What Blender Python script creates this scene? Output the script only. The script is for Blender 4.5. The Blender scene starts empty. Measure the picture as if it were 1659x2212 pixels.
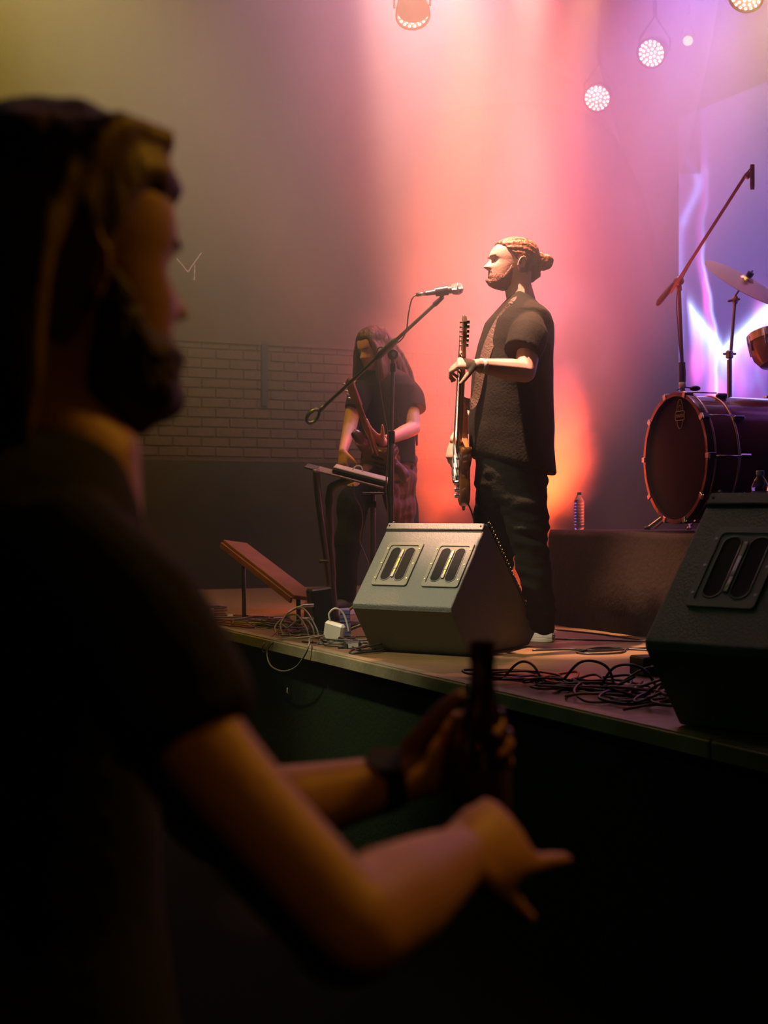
import bpy, math, random
import numpy as np
from mathutils import Vector, Matrix, noise

# ---------------------------------------------------------------- camera, world, exposure, lights
SC = bpy.context.scene
COL = SC.collection
CAM_Z = 1.42            # eye height above the audience floor
STAGE_Z = 0.83          # stage deck height
FPX = 3072.0            # 50 mm lens on a 36 mm tall frame, 2212 px tall
CO, SI = 0.904, 0.427   # stage axes seen from the camera: u runs along the stage edge, v into the stage

cd = bpy.data.cameras.new('camera')
cam = bpy.data.objects.new('camera', cd)
COL.objects.link(cam)
cam.location = (0, 0, CAM_Z)
cam.rotation_euler = (math.radians(90), 0, 0)
cd.sensor_fit = 'VERTICAL'
cd.sensor_height = 36.0
cd.lens = 50.0
cd.dof.use_dof = True
cd.dof.focus_distance = 6.2
cd.dof.aperture_fstop = 4.0
cd.clip_start = 0.05
SC.camera = cam

SC.view_settings.view_transform = 'Standard'
SC.view_settings.look = 'None'
SC.view_settings.gamma = 1.0
SC.view_settings.use_curve_mapping = False
SC.view_settings.exposure = 0.0
SC.cycles.use_denoising = True
SC.cycles.max_bounces = 5
SC.cycles.diffuse_bounces = 2
SC.cycles.glossy_bounces = 3
SC.cycles.transmission_bounces = 5
SC.cycles.transparent_max_bounces = 8
SC.cycles.volume_bounces = 0
SC.cycles.sample_clamp_indirect = 3.0
SC.cycles.caustics_reflective = False
SC.cycles.caustics_refractive = False

world = bpy.data.worlds.new('world')
SC.world = world
world.use_nodes = True
world.node_tree.nodes['Background'].inputs[0].default_value = (0.30, 0.42, 0.16, 1)
world.node_tree.nodes['Background'].inputs[1].default_value = 0.003


def W(u, v, z):
    return Vector((v * CO - u * SI, v * SI + u * CO, z))


def at(px, py, Y):
    """the point that lies Y metres in front of the lens on the sight line through that pixel"""
    return Vector(((px - 829.5) * Y / FPX, Y, CAM_Z - (py - 1106.0) * Y / FPX))


def spot(name, loc, target, power, color, angle, blend=0.5, radius=0.08):
    d = bpy.data.lights.new(name, 'SPOT')
    d.energy = power
    d.color = color
    d.spot_size = math.radians(angle)
    d.spot_blend = blend
    d.shadow_soft_size = radius
    o = bpy.data.objects.new(name, d)
    COL.objects.link(o)
    o.location = loc
    o.rotation_euler = (Vector(target) - Vector(loc)).to_track_quat('-Z', 'Y').to_euler()
    return o


def area(name, loc, target, power, color, sx, sy, spread=180):
    d = bpy.data.lights.new(name, 'AREA')
    d.energy = power
    d.color = color
    d.shape = 'RECTANGLE'
    d.size = sx
    d.size_y = sy
    d.spread = math.radians(spread)
    o = bpy.data.objects.new(name, d)
    COL.objects.link(o)
    o.location = loc
    o.rotation_euler = (Vector(target) - Vector(loc)).to_track_quat('-Z', 'Y').to_euler()
    return o


HAZE_DENSITY = 0.40
# pink-white wash from above behind the singer: the beam that falls down the middle of the picture
spot('pink_beam_light', at(1150, -260, 8.9), at(1060, 900, 8.6), 3000, (1.0, 0.15, 0.06), 36, 0.5, 0.10)
spot('pink_core_light', at(1150, -260, 8.2), at(1130, 700, 8.2), 3600, (1.0, 0.46, 0.40), 15, 0.9, 0.10)
spot('orange_beam_light', at(1000, -200, 9.6), at(1000, 900, 9.0), 4600, (1.0, 0.17, 0.02), 20, 0.9, 0.10)
# lilac washes from the lamps over the frame, pointed across the stage rather than down
spot('lilac_wash_light', at(950, -420, 8.0), at(950, -420, 8.0) + W(-2, -1.2, 1.3), 12500, (0.95, 0.55, 0.68), 95, 1.0, 0.3)
spot('lilac_back_light', at(1050, -560, 7.4), at(1050, -560, 7.4) + W(2, .6, -0.1), 13000, (0.95, 0.50, 0.68), 100, 1.0, 0.3)
spot('violet_wash_light', at(1560, -300, 8.0), at(1420, 500, 8.6), 1900, (0.55, 0.30, 1.0), 80, 1.0, 0.3)
spot('pale_wash_light', at(740, -400, 7.8), at(740, -400, 7.8) + W(-.5, -2.0, 1.5), 5600, (0.90, 0.66, 0.74), 90, 1.0, 0.3)
spot('amber_wash_light', at(1800, -100, 7.0), at(1600, 150, 7.6), 500, (1.0, 0.66, 0.26), 90, 1.0, 0.2)
# warm key on the singer from over the stage front, and a low-power one on his back
spot('singer_key_light', (-.25, 5.65, 5.4), at(1062, 690, 6.20), 10500, (1.0, 0.50, 0.36), 20, 0.6, 0.05)
spot('hair_light', at(1330, -260, 7.3), at(1130, 620, 6.3), 1600, (1.0, 0.36, 0.16), 14, 0.9, 0.05)
# red lamp low behind the singer
spot('red_floor_light', at(1128, 1318, 8.0), at(1150, 880, 7.7), 3300, (1.0, 0.08, 0.010), 60, 1.0, 0.1)
# olive and amber house lights on the left
spot('olive_wash_light', at(-100, -700, 7.0), at(300, 900, 8.5), 900, (0.95, 0.56, 0.0), 100, 1.0, 0.3)
# pale light from above the hall on the stage front, and a weak green one from the side
spot('stage_front_light', (-2.2, 4.0, 5.2), at(880, 1260, 5.9), 2600, (1.0, 0.90, 0.64), 21, 0.9, 0.15)
spot('green_hall_light', W(3.0, -2.6, 4.2), W(5.0, 2.6, 1.2), 70, (0.35, 1.0, 0.28), 50, 0.8, 0.25)
# amber house lamps that graze the listener's arms, neck and hair
spot('amber_hall_light', (1.1, .1, 2.9), (.02, 1.0, 1.1), 7.5, (1.0, 0.38, 0.03), 32, 0.9, 0.15)
spot('amber_rim_light', (1.7, 2.4, 3.2), (-.1, 1.12, 1.5), 60, (1.0, 0.42, 0.04), 40, 0.8, 0.15)
# red accent on the cable heap by the stage edge
spot('red_accent_light', at(1250, -200, 5.6), at(1190, 1465, 5.0), 420, (1.0, 0.10, 0.015), 9, 0.9, 0.05)
# added red fill, no lamp seen, that reddens low smoke beside the long-haired player
spot('red_smoke_fill', at(975, 1302, 8.75), at(960, 850, 8.7), 750, (1.0, 0.07, 0.010), 75, 1.0, 0.1)


# ---------------------------------------------------------------- materials
def mat(name, col, rough=0.6, metal=0.0, emis=None, estr=0.0, bump=0.0, bscale=40.0, var=0.0, vscale=6.0,
        stretch=(1, 1, 1), spec=0.5, trans=0.0, coat=0.0, ior=1.45):
    m = bpy.data.materials.new(name)
    m.use_nodes = True
    nt = m.node_tree
    b = nt.nodes['Principled BSDF']
    b.inputs['Base Color'].default_value = (*col, 1)
    b.inputs['Roughness'].default_value = rough
    b.inputs['Metallic'].default_value = metal
    b.inputs['Specular IOR Level'].default_value = spec
    b.inputs['Transmission Weight'].default_value = trans
    b.inputs['Coat Weight'].default_value = coat
    b.inputs['IOR'].default_value = ior
    if emis:
        b.inputs['Emission Color'].default_value = (*emis, 1)
        b.inputs['Emission Strength'].default_value = estr
    if bump or var:
        tc = nt.nodes.new('ShaderNodeTexCoord')
        mp = nt.nodes.new('ShaderNodeMapping')
        mp.inputs['Scale'].default_value = stretch
        nt.links.new(tc.outputs['Object'], mp.inputs[0])
        if bump:
            n = nt.nodes.new('ShaderNodeTexNoise')
            n.inputs['Scale'].default_value = bscale
            n.inputs['Detail'].default_value = 3
            nt.links.new(mp.outputs[0], n.inputs['Vector'])
            bp = nt.nodes.new('ShaderNodeBump')
            bp.inputs['Strength'].default_value = bump
            bp.inputs['Distance'].default_value = 0.01
            nt.links.new(n.outputs[0], bp.inputs['Height'])
            nt.links.new(bp.outputs[0], b.inputs['Normal'])
        if var:
            n = nt.nodes.new('ShaderNodeTexNoise')
            n.inputs['Scale'].default_value = vscale
            n.inputs['Detail'].default_value = 4
            nt.links.new(mp.outputs[0], n.inputs['Vector'])
            r = nt.nodes.new('ShaderNodeMapRange')
            r.inputs[1].default_value = 0.3
            r.inputs[2].default_value = 0.7
            r.inputs[3].default_value = 1 - var
            r.inputs[4].default_value = 1 + var
            nt.links.new(n.outputs[0], r.inputs[0])
            vm = nt.nodes.new('ShaderNodeVectorMath')
            vm.operation = 'SCALE'
            vm.inputs[0].default_value = col
            nt.links.new(r.outputs[0], vm.inputs['Scale'])
            nt.links.new(vm.outputs[0], b.inputs['Base Color'])
    return m


# ---------------------------------------------------------------- mesh helpers
def org_of(o):
    """world position of an object's origin, summed up its parents (none of them is turned)"""
    p = Vector((0, 0, 0))
    while o is not None:
        p += o.location
        o = o.parent
    return p


class MB:
    """collects solids; build() links them as one mesh object"""

    def __init__(self):
        self.v, self.f = [], []

    def add(self, vs, fs):
        b = len(self.v)
        self.v.extend(Vector(p) for p in vs)
        self.f.extend(tuple(b + i for i in f) for f in fs)
        return self

    def merge(self, o, mtx=None):
        return self.add([(mtx @ p) if mtx else p for p in o.v], o.f)

    def box(self, c, s, rot=None, bev=0.0):
        c = Vector(c)
        hx, hy, hz = s[0] / 2, s[1] / 2, s[2] / 2
        if bev > 0:
            b = min(bev, hx * .9, hy * .9, hz * .9)
            vs = []
            for sx in (-1, 1):
                for sy in (-1, 1):
                    for sz in (-1, 1):
                        vs.append((sx * hx, sy * (hy - b), sz * (hz - b)))
                        vs.append((sx * (hx - b), sy * hy, sz * (hz - b)))
                        vs.append((sx * (hx - b), sy * (hy - b), sz * hz))
            idx = lambda sx, sy, sz, k: (((sx > 0) * 4 + (sy > 0) * 2 + (sz > 0)) * 3 + k)
            fs = []
            for s_ in (-1, 1):
                q = [idx(s_, -1, -1, 0), idx(s_, 1, -1, 0), idx(s_, 1, 1, 0), idx(s_, -1, 1, 0)]
                fs.append(q if s_ > 0 else q[::-1])
                q = [idx(-1, s_, -1, 1), idx(-1, s_, 1, 1), idx(1, s_, 1, 1), idx(1, s_, -1, 1)]
                fs.append(q if s_ > 0 else q[::-1])
                q = [idx(-1, -1, s_, 2), idx(1, -1, s_, 2), idx(1, 1, s_, 2), idx(-1, 1, s_, 2)]
                fs.append(q if s_ > 0 else q[::-1])
            for a in (-1, 1):
                for b_ in (-1, 1):
                    q = [idx(a, b_, -1, 0), idx(a, b_, 1, 0), idx(a, b_, 1, 1), idx(a, b_, -1, 1)]
                    fs.append(q[::-1] if a * b_ < 0 else q)
                    q = [idx(a, -1, b_, 0), idx(a, 1, b_, 0), idx(a, 1, b_, 2), idx(a, -1, b_, 2)]
                    fs.append(q if a * b_ < 0 else q[::-1])
                    q = [idx(-1, a, b_, 1), idx(1, a, b_, 1), idx(1, a, b_, 2), idx(-1, a, b_, 2)]
                    fs.append(q[::-1] if a * b_ < 0 else q)
                    for c_ in (-1, 1):
                        t = [idx(a, b_, c_, 0), idx(a, b_, c_, 1), idx(a, b_, c_, 2)]
                        fs.append(t if a * b_ * c_ > 0 else t[::-1])
        else:
            vs = [(x, y, z) for x in (-hx, hx) for y in (-hy, hy) for z in (-hz, hz)]
            fs = [(0, 1, 3, 2), (4, 6, 7, 5), (0, 4, 5, 1), (2, 3, 7, 6), (0, 2, 6, 4), (1, 5, 7, 3)]
        vs = [c + ((rot @ Vector(p)) if rot else Vector(p)) for p in vs]
        return self.add(vs, fs)

    def rings(self, rs, cap=True, close=False):
        n = len(rs[0])
        vs = [p for r in rs for p in r]
        fs = []
        m = len(rs)
        for i in range(m if close else m - 1):
            j = (i + 1) % m
            for k in range(n):
                l = (k + 1) % n
                fs.append((i * n + k, i * n + l, j * n + l, j * n + k))
        if cap and not close:
            fs.append(tuple(range(n))[::-1])
            fs.append(tuple((m - 1) * n + k for k in range(n)))
        return self.add(vs, fs)

    def tube(self, pts, r, n=8, up=None, cap=True, rb=None, round_=False):
        """r: number or list; rb: second half-axis (number or list) measured along `up`"""
        pts = [Vector(p) for p in pts]
        m = len(pts)
        ra = r if isinstance(r, (list, tuple)) else [r] * m
        rb_ = ra if rb is None else (rb if isinstance(rb, (list, tuple)) else [rb] * m)
        ra, rb_ = list(ra), list(rb_)
        if round_:  # hemispherical ends
            d0, d1 = (pts[0] - pts[1]).normalized(), (pts[-1] - pts[-2]).normalized()
            q0 = [(pts[0] + d0 * ra[0] * math.sin(a), math.cos(a)) for a in (1.45, 1.1, .7, .35)]
            q1 = [(pts[-1] + d1 * ra[-1] * math.sin(a), math.cos(a)) for a in (.35, .7, 1.1, 1.45)]
            pts = [q[0] for q in q0] + pts + [q[0] for q in q1]
            ra = [ra[0] * q[1] for q in q0] + ra + [ra[-1] * q[1] for q in q1]
            rb_ = [rb_[0] * q[1] for q in q0] + rb_ + [rb_[-1] * q[1] for q in q1]
            m = len(pts)
        rs = []
        nrm = None
        for i in range(m):
            t = (pts[min(i + 1, m - 1)] - pts[max(i - 1, 0)])
            if t.length < 1e-9:
                t = Vector((0, 0, 1))
            t.normalize()
            if up is not None:
                a = Vector(up) - t * t.dot(Vector(up))
                if a.length < 1e-4:
                    a = t.orthogonal()
            elif nrm is None:
                a = t.orthogonal()
            else:
                a = nrm - t * t.dot(nrm)
                if a.length < 1e-6:
                    a = t.orthogonal()
            a.normalize()
            nrm = a
            b = t.cross(a)
            rs.append([pts[i] + a * (rb_[i] * math.cos(2 * math.pi * k / n)) + b * (ra[i] * math.sin(2 * math.pi * k / n)) for k in range(n)])
        return self.rings(rs, cap)

    def cyl(self, p0, p1, r0, r1=None, n=16):
        return self.tube([p0, p1], [r0, r0 if r1 is None else r1], n)

    def lathe(self, prof, mtx=None, n=24):
        """prof: list of (radius, height) about local Z"""
        rs = [[Vector((r * math.cos(2 * math.pi * k / n), r * math.sin(2 * math.pi * k / n), h)) for k in range(n)] for r, h in prof]
        if mtx:
            rs = [[mtx @ p for p in r] for r in rs]
        return self.rings(rs, True)

    def ell(self, c, r, rot=None, n=16, m=10):
        c = Vector(c)
        r = (r, r, r) if not isinstance(r, (tuple, list)) else r
        rs = []
        for i in range(m + 1):
            a = math.pi * (i / m) * .98 + .01 * math.pi
            ring = []
            for k in range(n):
                p = Vector((r[0] * math.sin(a) * math.cos(2 * math.pi * k / n), r[1] * math.sin(a) * math.sin(2 * math.pi * k / n), -r[2] * math.cos(a)))
                ring.append(c + ((rot @ p) if rot else p))
            rs.append(ring)
        return self.rings(rs)

    def prism(self, poly, mtx, d):
        """poly: 2D outline in local XY, extruded 0..d along local Z"""
        n = len(poly)
        vs = [mtx @ Vector((x, y, 0)) for x, y in poly] + [mtx @ Vector((x, y, d)) for x, y in poly]
        fs = [tuple(range(n))[::-1], tuple(range(n, 2 * n))] + [(i, (i + 1) % n, n + (i + 1) % n, n + i) for i in range(n)]
        return self.add(vs, fs)

    def build(self, name, m, parent=None, smooth=False, bev=0.0, angle=None):
        me = bpy.data.meshes.new(name)
        org = Vector((0, 0, 0))
        if parent is not None:
            org = org_of(parent)
        elif self.v:
            lo = Vector([min(p[i] for p in self.v) for i in range(3)])
            hi = Vector([max(p[i] for p in self.v) for i in range(3)])
            org = Vector(((lo.x + hi.x) / 2, (lo.y + hi.y) / 2, lo.z))
        me.from_pydata([tuple(p - org) for p in self.v], [], self.f)
        me.validate()
        fix_normals(me)
        me.materials.append(m)
        if smooth:
            me.polygons.foreach_set('use_smooth', [True] * len(me.polygons))
            if angle:
                try:
                    me.set_sharp_from_angle(angle=math.radians(angle))
                except Exception:
                    pass
        o = bpy.data.objects.new(name, me)
        COL.objects.link(o)
        if parent is not None:
            o.parent = parent
        else:
            o.location = org
        if bev:
            md = o.modifiers.new('bevel', 'BEVEL')
            md.width = bev
            md.segments = 2
            md.limit_method = 'ANGLE'
            md.angle_limit = math.radians(40)
        bpy.context.view_layer.update() if parent is None else None
        return o


def fix_normals(me):
    import bmesh
    bm = bmesh.new()
    bm.from_mesh(me)
    bmesh.ops.recalc_face_normals(bm, faces=bm.faces)
    bm.to_mesh(me)
    bm.free()


def fuse(mb, name, m, parent, vox=0.006, smooth=3, fold=None, factor=0.5):
    """one continuous surface from overlapping solids: voxel remesh, smoothing, then optional fold displacement fold(p, n) -> metres"""
    me = bpy.data.meshes.new('tmp')
    me.from_pydata([tuple(p) for p in mb.v], [], mb.f)
    fix_normals(me)
    o = bpy.data.objects.new('tmp', me)
    COL.objects.link(o)
    r = o.modifiers.new('r', 'REMESH')
    r.mode = 'VOXEL'
    r.voxel_size = vox
    r.use_smooth_shade = True
    s = o.modifiers.new('s', 'SMOOTH')
    s.factor = factor
    s.iterations = smooth
    dg = bpy.context.evaluated_depsgraph_get()
    out = bpy.data.meshes.new_from_object(o.evaluated_get(dg))
    bpy.data.objects.remove(o)
    bpy.data.meshes.remove(me)
    out.name = name
    n = len(out.vertices)
    co = np.empty(n * 3, np.float32)
    out.vertices.foreach_get('co', co)
    co = co.reshape(-1, 3)
    if fold:
        nr = np.empty(n * 3, np.float32)
        out.vertices.foreach_get('normal', nr)
        nr = nr.reshape(-1, 3)
        d = np.array([fold(Vector(p), Vector(q)) for p, q in zip(co.tolist(), nr.tolist())], np.float32)
        co = co + nr * d[:, None]
    org = org_of(parent) if parent is not None else Vector((0, 0, 0))
    co = co - np.array(org, np.float32)
    out.vertices.foreach_set('co', co.astype(np.float32).ravel())
    out.materials.clear()
    out.materials.append(m)
    out.polygons.foreach_set('use_smooth', [True] * len(out.polygons))
    out.update()
    q = bpy.data.objects.new(name, out)
    COL.objects.link(q)
    if parent is not None:
        q.parent = parent
    return q


def tag(o, label=None, cat=None, group=None, kind=None):
    if label:
        o['label'] = label
    if cat:
        o['category'] = cat
    if group:
        o['group'] = group
    if kind:
        o['kind'] = kind
    return o


def thing(name, loc, label, cat, group=None):
    o = bpy.data.objects.new(name, None)
    o.empty_display_size = 0.1
    COL.objects.link(o)
    o.location = loc
    tag(o, label, cat, group)
    bpy.context.view_layer.update()
    return o


def structure(name, loc=(0, 0, 0)):
    o = bpy.data.objects.new(name, None)
    COL.objects.link(o)
    o.location = loc
    o['kind'] = 'structure'
    bpy.context.view_layer.update()
    return o


def curve(pts, k=6):
    """Catmull-Rom through the points"""
    pts = [Vector(p) for p in pts]
    if len(pts) < 3:
        return pts
    P = [pts[0] * 2 - pts[1]] + pts + [pts[-1] * 2 - pts[-2]]
    out = []
    for i in range(1, len(P) - 2):
        for j in range(k):
            t = j / k
            a, b, c, d = P[i - 1], P[i], P[i + 1], P[i + 2]
            out.append(0.5 * ((2 * b) + (c - a) * t + (2 * a - 5 * b + 4 * c - d) * t * t + (3 * b - a - 3 * c + d) * t ** 3))
    out.append(pts[-1])
    return out


def frame(o, x, z):
    """matrix with origin o, local X near x, local Z along z"""
    z = Vector(z).normalized()
    x = Vector(x)
    x = (x - z * z.dot(x)).normalized()
    y = z.cross(x)
    return Matrix(((x.x, y.x, z.x, o[0]), (x.y, y.y, z.y, o[1]), (x.z, y.z, z.z, o[2]), (0, 0, 0, 1)))


def rrect(w, h, r, n=5):
    out = []
    for cx, cy, a0 in ((w / 2 - r, h / 2 - r, 0), (-w / 2 + r, h / 2 - r, 90), (-w / 2 + r, -h / 2 + r, 180), (w / 2 - r, -h / 2 + r, 270)):
        for i in range(n + 1):
            a = math.radians(a0 + 90 * i / n)
            out.append((cx + r * math.cos(a), cy + r * math.sin(a)))
    return out


def ss(a, b, x):
    t = max(0.0, min(1.0, (x - a) / (b - a)))
    return t * t * (3 - 2 * t)


# ---------------------------------------------------------------- materials of the place
M_black = mat('black_paint', (0.012, 0.012, 0.010), 0.8, spec=.2, bump=.15, bscale=30)
M_wall = mat('dark_wall_paint', (0.030, 0.022, 0.008), 0.85, spec=.2, bump=.3, bscale=9, var=.25, vscale=2)
M_brick = mat('painted_brick', (0.040, 0.027, 0.010), 0.8, spec=.2, bump=.6, bscale=25, var=.3, vscale=7)
M_mortar = mat('mortar', (0.034, 0.023, 0.009), 0.9, spec=.2, bump=.5, bscale=40)
M_dado = mat('dark_olive_paint', (0.012, 0.011, 0.003), 0.9, bump=.3, bscale=8, var=.3, vscale=2, spec=.15)
M_deck = mat('stage_plywood', (0.15, 0.092, 0.036), 0.45, bump=.25, bscale=30, var=.35, vscale=9, stretch=(1, 14, 1))
M_edge = mat('stage_edge_wood', (0.20, 0.17, 0.10), 0.5, bump=.4, bscale=25, var=.3, vscale=5)
M_skirt = mat('stage_skirt_cloth', (0.010, 0.018, 0.007), 0.95, spec=.1, bump=.4, bscale=60)
M_floor = mat('hall_floor', (0.006, 0.006, 0.005), 0.95, spec=.05, bump=.2, bscale=20)
M_riser = mat('riser_cloth', (0.020, 0.013, 0.008), 0.9, spec=.1, bump=.5, bscale=40)

U0, U1, V0, V1, CEIL = -2.6, 10.45, -4.6, 5.84, 5.8
VE = 2.342      # the stage edge


def slab(name, u0, u1, v0, v1, z0, z1, m, kind='structure', parent=None):
    mb = MB()
    c = W((u0 + u1) / 2, (v0 + v1) / 2, (z0 + z1) / 2)
    rot = Matrix(((CO, -SI, 0), (SI, CO, 0), (0, 0, 1)))   # local x = v, y = u
    mb.box(c, (v1 - v0, u1 - u0, z1 - z0), rot)
    o = mb.build(name, m, parent)
    if kind and parent is None:
        o['kind'] = kind
    return o


ROT_S = Matrix(((CO, -SI, 0), (SI, CO, 0), (0, 0, 1)))
slab('floor', U0 - .2, U1 + .2, V0 - .2, V1 + .2, -0.1, 0, M_floor)
slab('ceiling', U0 - .2, U1 + .2, V0 - .2, V1 + .2, CEIL, CEIL + .1, M_black)
slab('wall_back', U0 - .2, U1 + .2, V1, V1 + .12, 0, CEIL, M_wall)
slab('wall_hall', U0 - .2, U1 + .2, V0 - .12, V0, 0, CEIL, M_black)
slab('wall_near', U0 - .12, U0, V0, V1, 0, CEIL, M_black)

# far side wall: plain above, a belt of visible brickwork, darker cladding below
wf = structure('wall_side', W(U1, 0, 0))
slab('plaster', U1, U1 + .12, V0, V1, 0, CEIL, M_wall, None, wf)
tf = 10.9
zt, zm, zb = 1.42 + (1106 - 738) * tf / FPX, 1.42 + (1106 - 832) * tf / FPX, 1.42 + (1106 - 996) * tf / FPX
slab('mortar_bed', U1 - .024, U1, V0, V1, zb, zt, M_mortar, None, wf)
slab('dado', U1 - .05, U1, V0, V1, STAGE_Z - .4, zb - .004, M_dado, None, wf)
rnd = random.Random(4)
bm0 = MB().box((0, 0, 0), (.215, .03, .066), bev=.004)
bricks_mesh = []
for k in range(5):
    q = MB()
    q.box((0, 0, 0), (.215 - rnd.random() * .006, .026 + rnd.random() * .008, .064 + rnd.random() * .003), bev=.004)
    o = q.build('brick', M_brick)
    bricks_mesh.append(o.data)
    bpy.data.objects.remove(o)
nrows = int((zt - zb) / .075)
nb = 0
for r in range(nrows):
    z = zb + .0375 + r * .075
    for i in range(24):
        v = .45 + i * .225 + (r % 2) * .1125
        if nb >= 298 or v > 5.72:
            continue
        b = bpy.data.objects.new('brick', bricks_mesh[rnd.randrange(5)])
        COL.objects.link(b)
        b.parent = wf
        loc = W(U1 - .02 - rnd.random() * .004, v, z + rnd.uniform(-.001, .001))
        b.location = loc - wf.location
        b.rotation_euler = (rnd.uniform(-.01, .01), 0, math.atan2(SI, CO) + rnd.uniform(-.006, .006))
        nb += 1
# ledge over the brick belt, and one dark downpipe in front of it
slab('ledge', U1 - .055, U1, V0, V1, zt - .008, zt + .02, M_brick, None, wf)
slab('cable_duct', U1 - .06, U1 - .03, 3.88 - .02, 3.88 + .03, zm - .15, zt + .02, M_black, None, wf)
slab('string_course', U1 - .040, U1, V0, V1, zm - .006, zm + .004, M_brick, None, wf)

# chalky V mark on the side wall
def wallpt(px, py, off=.004):
    k = (px - 829.5) / FPX
    t = (U1 - off) / (CO - SI * k)
    return Vector((k * t, t, CAM_Z - (py - 1106) * t / FPX))
M_chalk = mat('pale_tape', (0.30, 0.26, 0.20), 0.8)
wm = thing('tape_mark', wallpt(405, 605), 'thin pale tape strips stuck in a V on the dark far wall', 'mark')
for a, b in (((381, 558), (406, 587)), ((406, 587), (435, 546)), ((421, 573), (420, 605))):
    p, q = wallpt(*a), wallpt(*b)
    mb = MB()
    mb.tube([p, q], .004, 6, up=W(1, 0, 0) - W(0, 0, 0), rb=.0015)
    mb.build('strip', M_chalk, wm)

# ---------------------------------------------------------------- the stage
st = structure('stage_platform', W(4, VE, 0))
slab('deck', U0, U1 - .06, VE + .012, V1 - .02, STAGE_Z - .03, STAGE_Z, M_deck, None, st)
slab('skirt', U0, U1 - .06, VE + .05, VE + .09, 0, STAGE_Z - .05, M_skirt, None, st)
us = [-2.5, -.7, 1.12, 2.95, 4.25, 5.6, 6.75, 8.1, 9.3, 10.38]
for a, b in zip(us[:-1], us[1:]):
    mb = MB()
    ta = rnd.uniform(-.0025, .0025)
    mb.box(W((a + b) / 2, VE - .006 + ta, STAGE_Z - .024 + rnd.uniform(-.0015, .0015)), (.036, b - a - .007, .050), ROT_S, bev=.004)
    mb.build('edge_board', M_edge, st)
    mb = MB()
    mb.box(W((a + b) / 2, VE + .006, STAGE_Z + .0035), (.05, b - a - .007, .004), ROT_S)
    mb.build('edge_strip', M_edge, st)
# small pale hook left on the skirt
mb = MB()
c = W(0, 0, 0)
k = (627 - 829.5) / FPX
t = (VE + .045) / (SI + CO * k)
hp = Vector((k * t, t, CAM_Z - (1494 - 1106) * t / FPX))
mb.tube([hp + Vector((-.012, -.012, .02)), hp + Vector((-.014, -.018, 0)), hp + Vector((0, -.014, -.012))], .003, 6)
o = mb.build('hook', mat('pale_plastic', (.6, .55, .4), .4), None, True)
tag(o, 'tiny pale hook on the dark stage front below the hanging cables', 'hook')

# drum riser under black cloth
RZ = STAGE_Z + .487
rv = VE + 1.66
ru1 = 7.52 * CO - .87 * SI
rs = structure('drum_riser', W(4, 4.6, STAGE_Z))
slab('riser_frame', -1.0, ru1, rv + .02, V1 - .12, STAGE_Z, RZ - .012, M_black, None, rs)
mb = MB()
N = 150
top, low, fold_ = [], [], []
for i in range(N + 1):
    u = ru1 + .01 - (ru1 + 1.0) * i / N
    w = .012 * math.sin(u * 11) + .008 * math.sin(u * 23 + 1) + .02 * noise.noise(Vector((u * 2, 3, 1)))
    top.append(W(u, rv + .012, RZ + .006 + .004 * math.sin(u * 9)))
    low.append(W(u, rv - .02 - abs(w), STAGE_Z + .004))
    fold_.append(W(u, V1 - .12, RZ + .006))
rows = [fold_, top, [a.lerp(b, .06) - Vector((.007, .004, 0)) for a, b in zip(top, low)], [a.lerp(b, .5) for a, b in zip(top, low)], low]
vs = [p for r in rows for p in r]
fs = [(r * (N + 1) + i, r * (N + 1) + i + 1, (r + 1) * (N + 1) + i + 1, (r + 1) * (N + 1) + i) for r in range(4) for i in range(N)]
mb.add(vs, fs)
o = mb.build('riser_cloth', M_riser, rs, True)
md = o.modifiers.new('s', 'SOLIDIFY'); md.thickness = .004
# end of the riser
slab('riser_end', ru1, ru1 + .012, rv + .012, V1 - .12, STAGE_Z + .002, RZ + .004, M_riser, None, rs)

# ---------------------------------------------------------------- LED screen
def scr(px, py, v=5.72):
    k = (px - 829.5) / FPX
    t = v / (SI + CO * k)
    return t * (CO - SI * k), CAM_Z - (py - 1106) * t / FPX     # u, z
SV = 5.72
suL, szT = scr(1466, 255)
suR, _ = scr(2300, 300)
szB = RZ + .15
ls = thing('led_screen', W((suL + suR) / 2, SV, szB), 'large LED screen behind the drums showing violet and white light streaks', 'screen')
slab('screen_case', suR, suL, SV + .006, SV + .09, szB - .01, szT, M_black, None, ls)
nu, nz = 200, 330
cols = []
vs, fs = [], []


def seg(px, py, ax, ay, bx, by):
    dx, dy = bx - ax, by - ay
    t = max(0, min(1, ((px - ax) * dx + (py - ay) * dy) / (dx * dx + dy * dy)))
    return math.hypot(px - ax - dx * t, py - ay - dy * t), t


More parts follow.
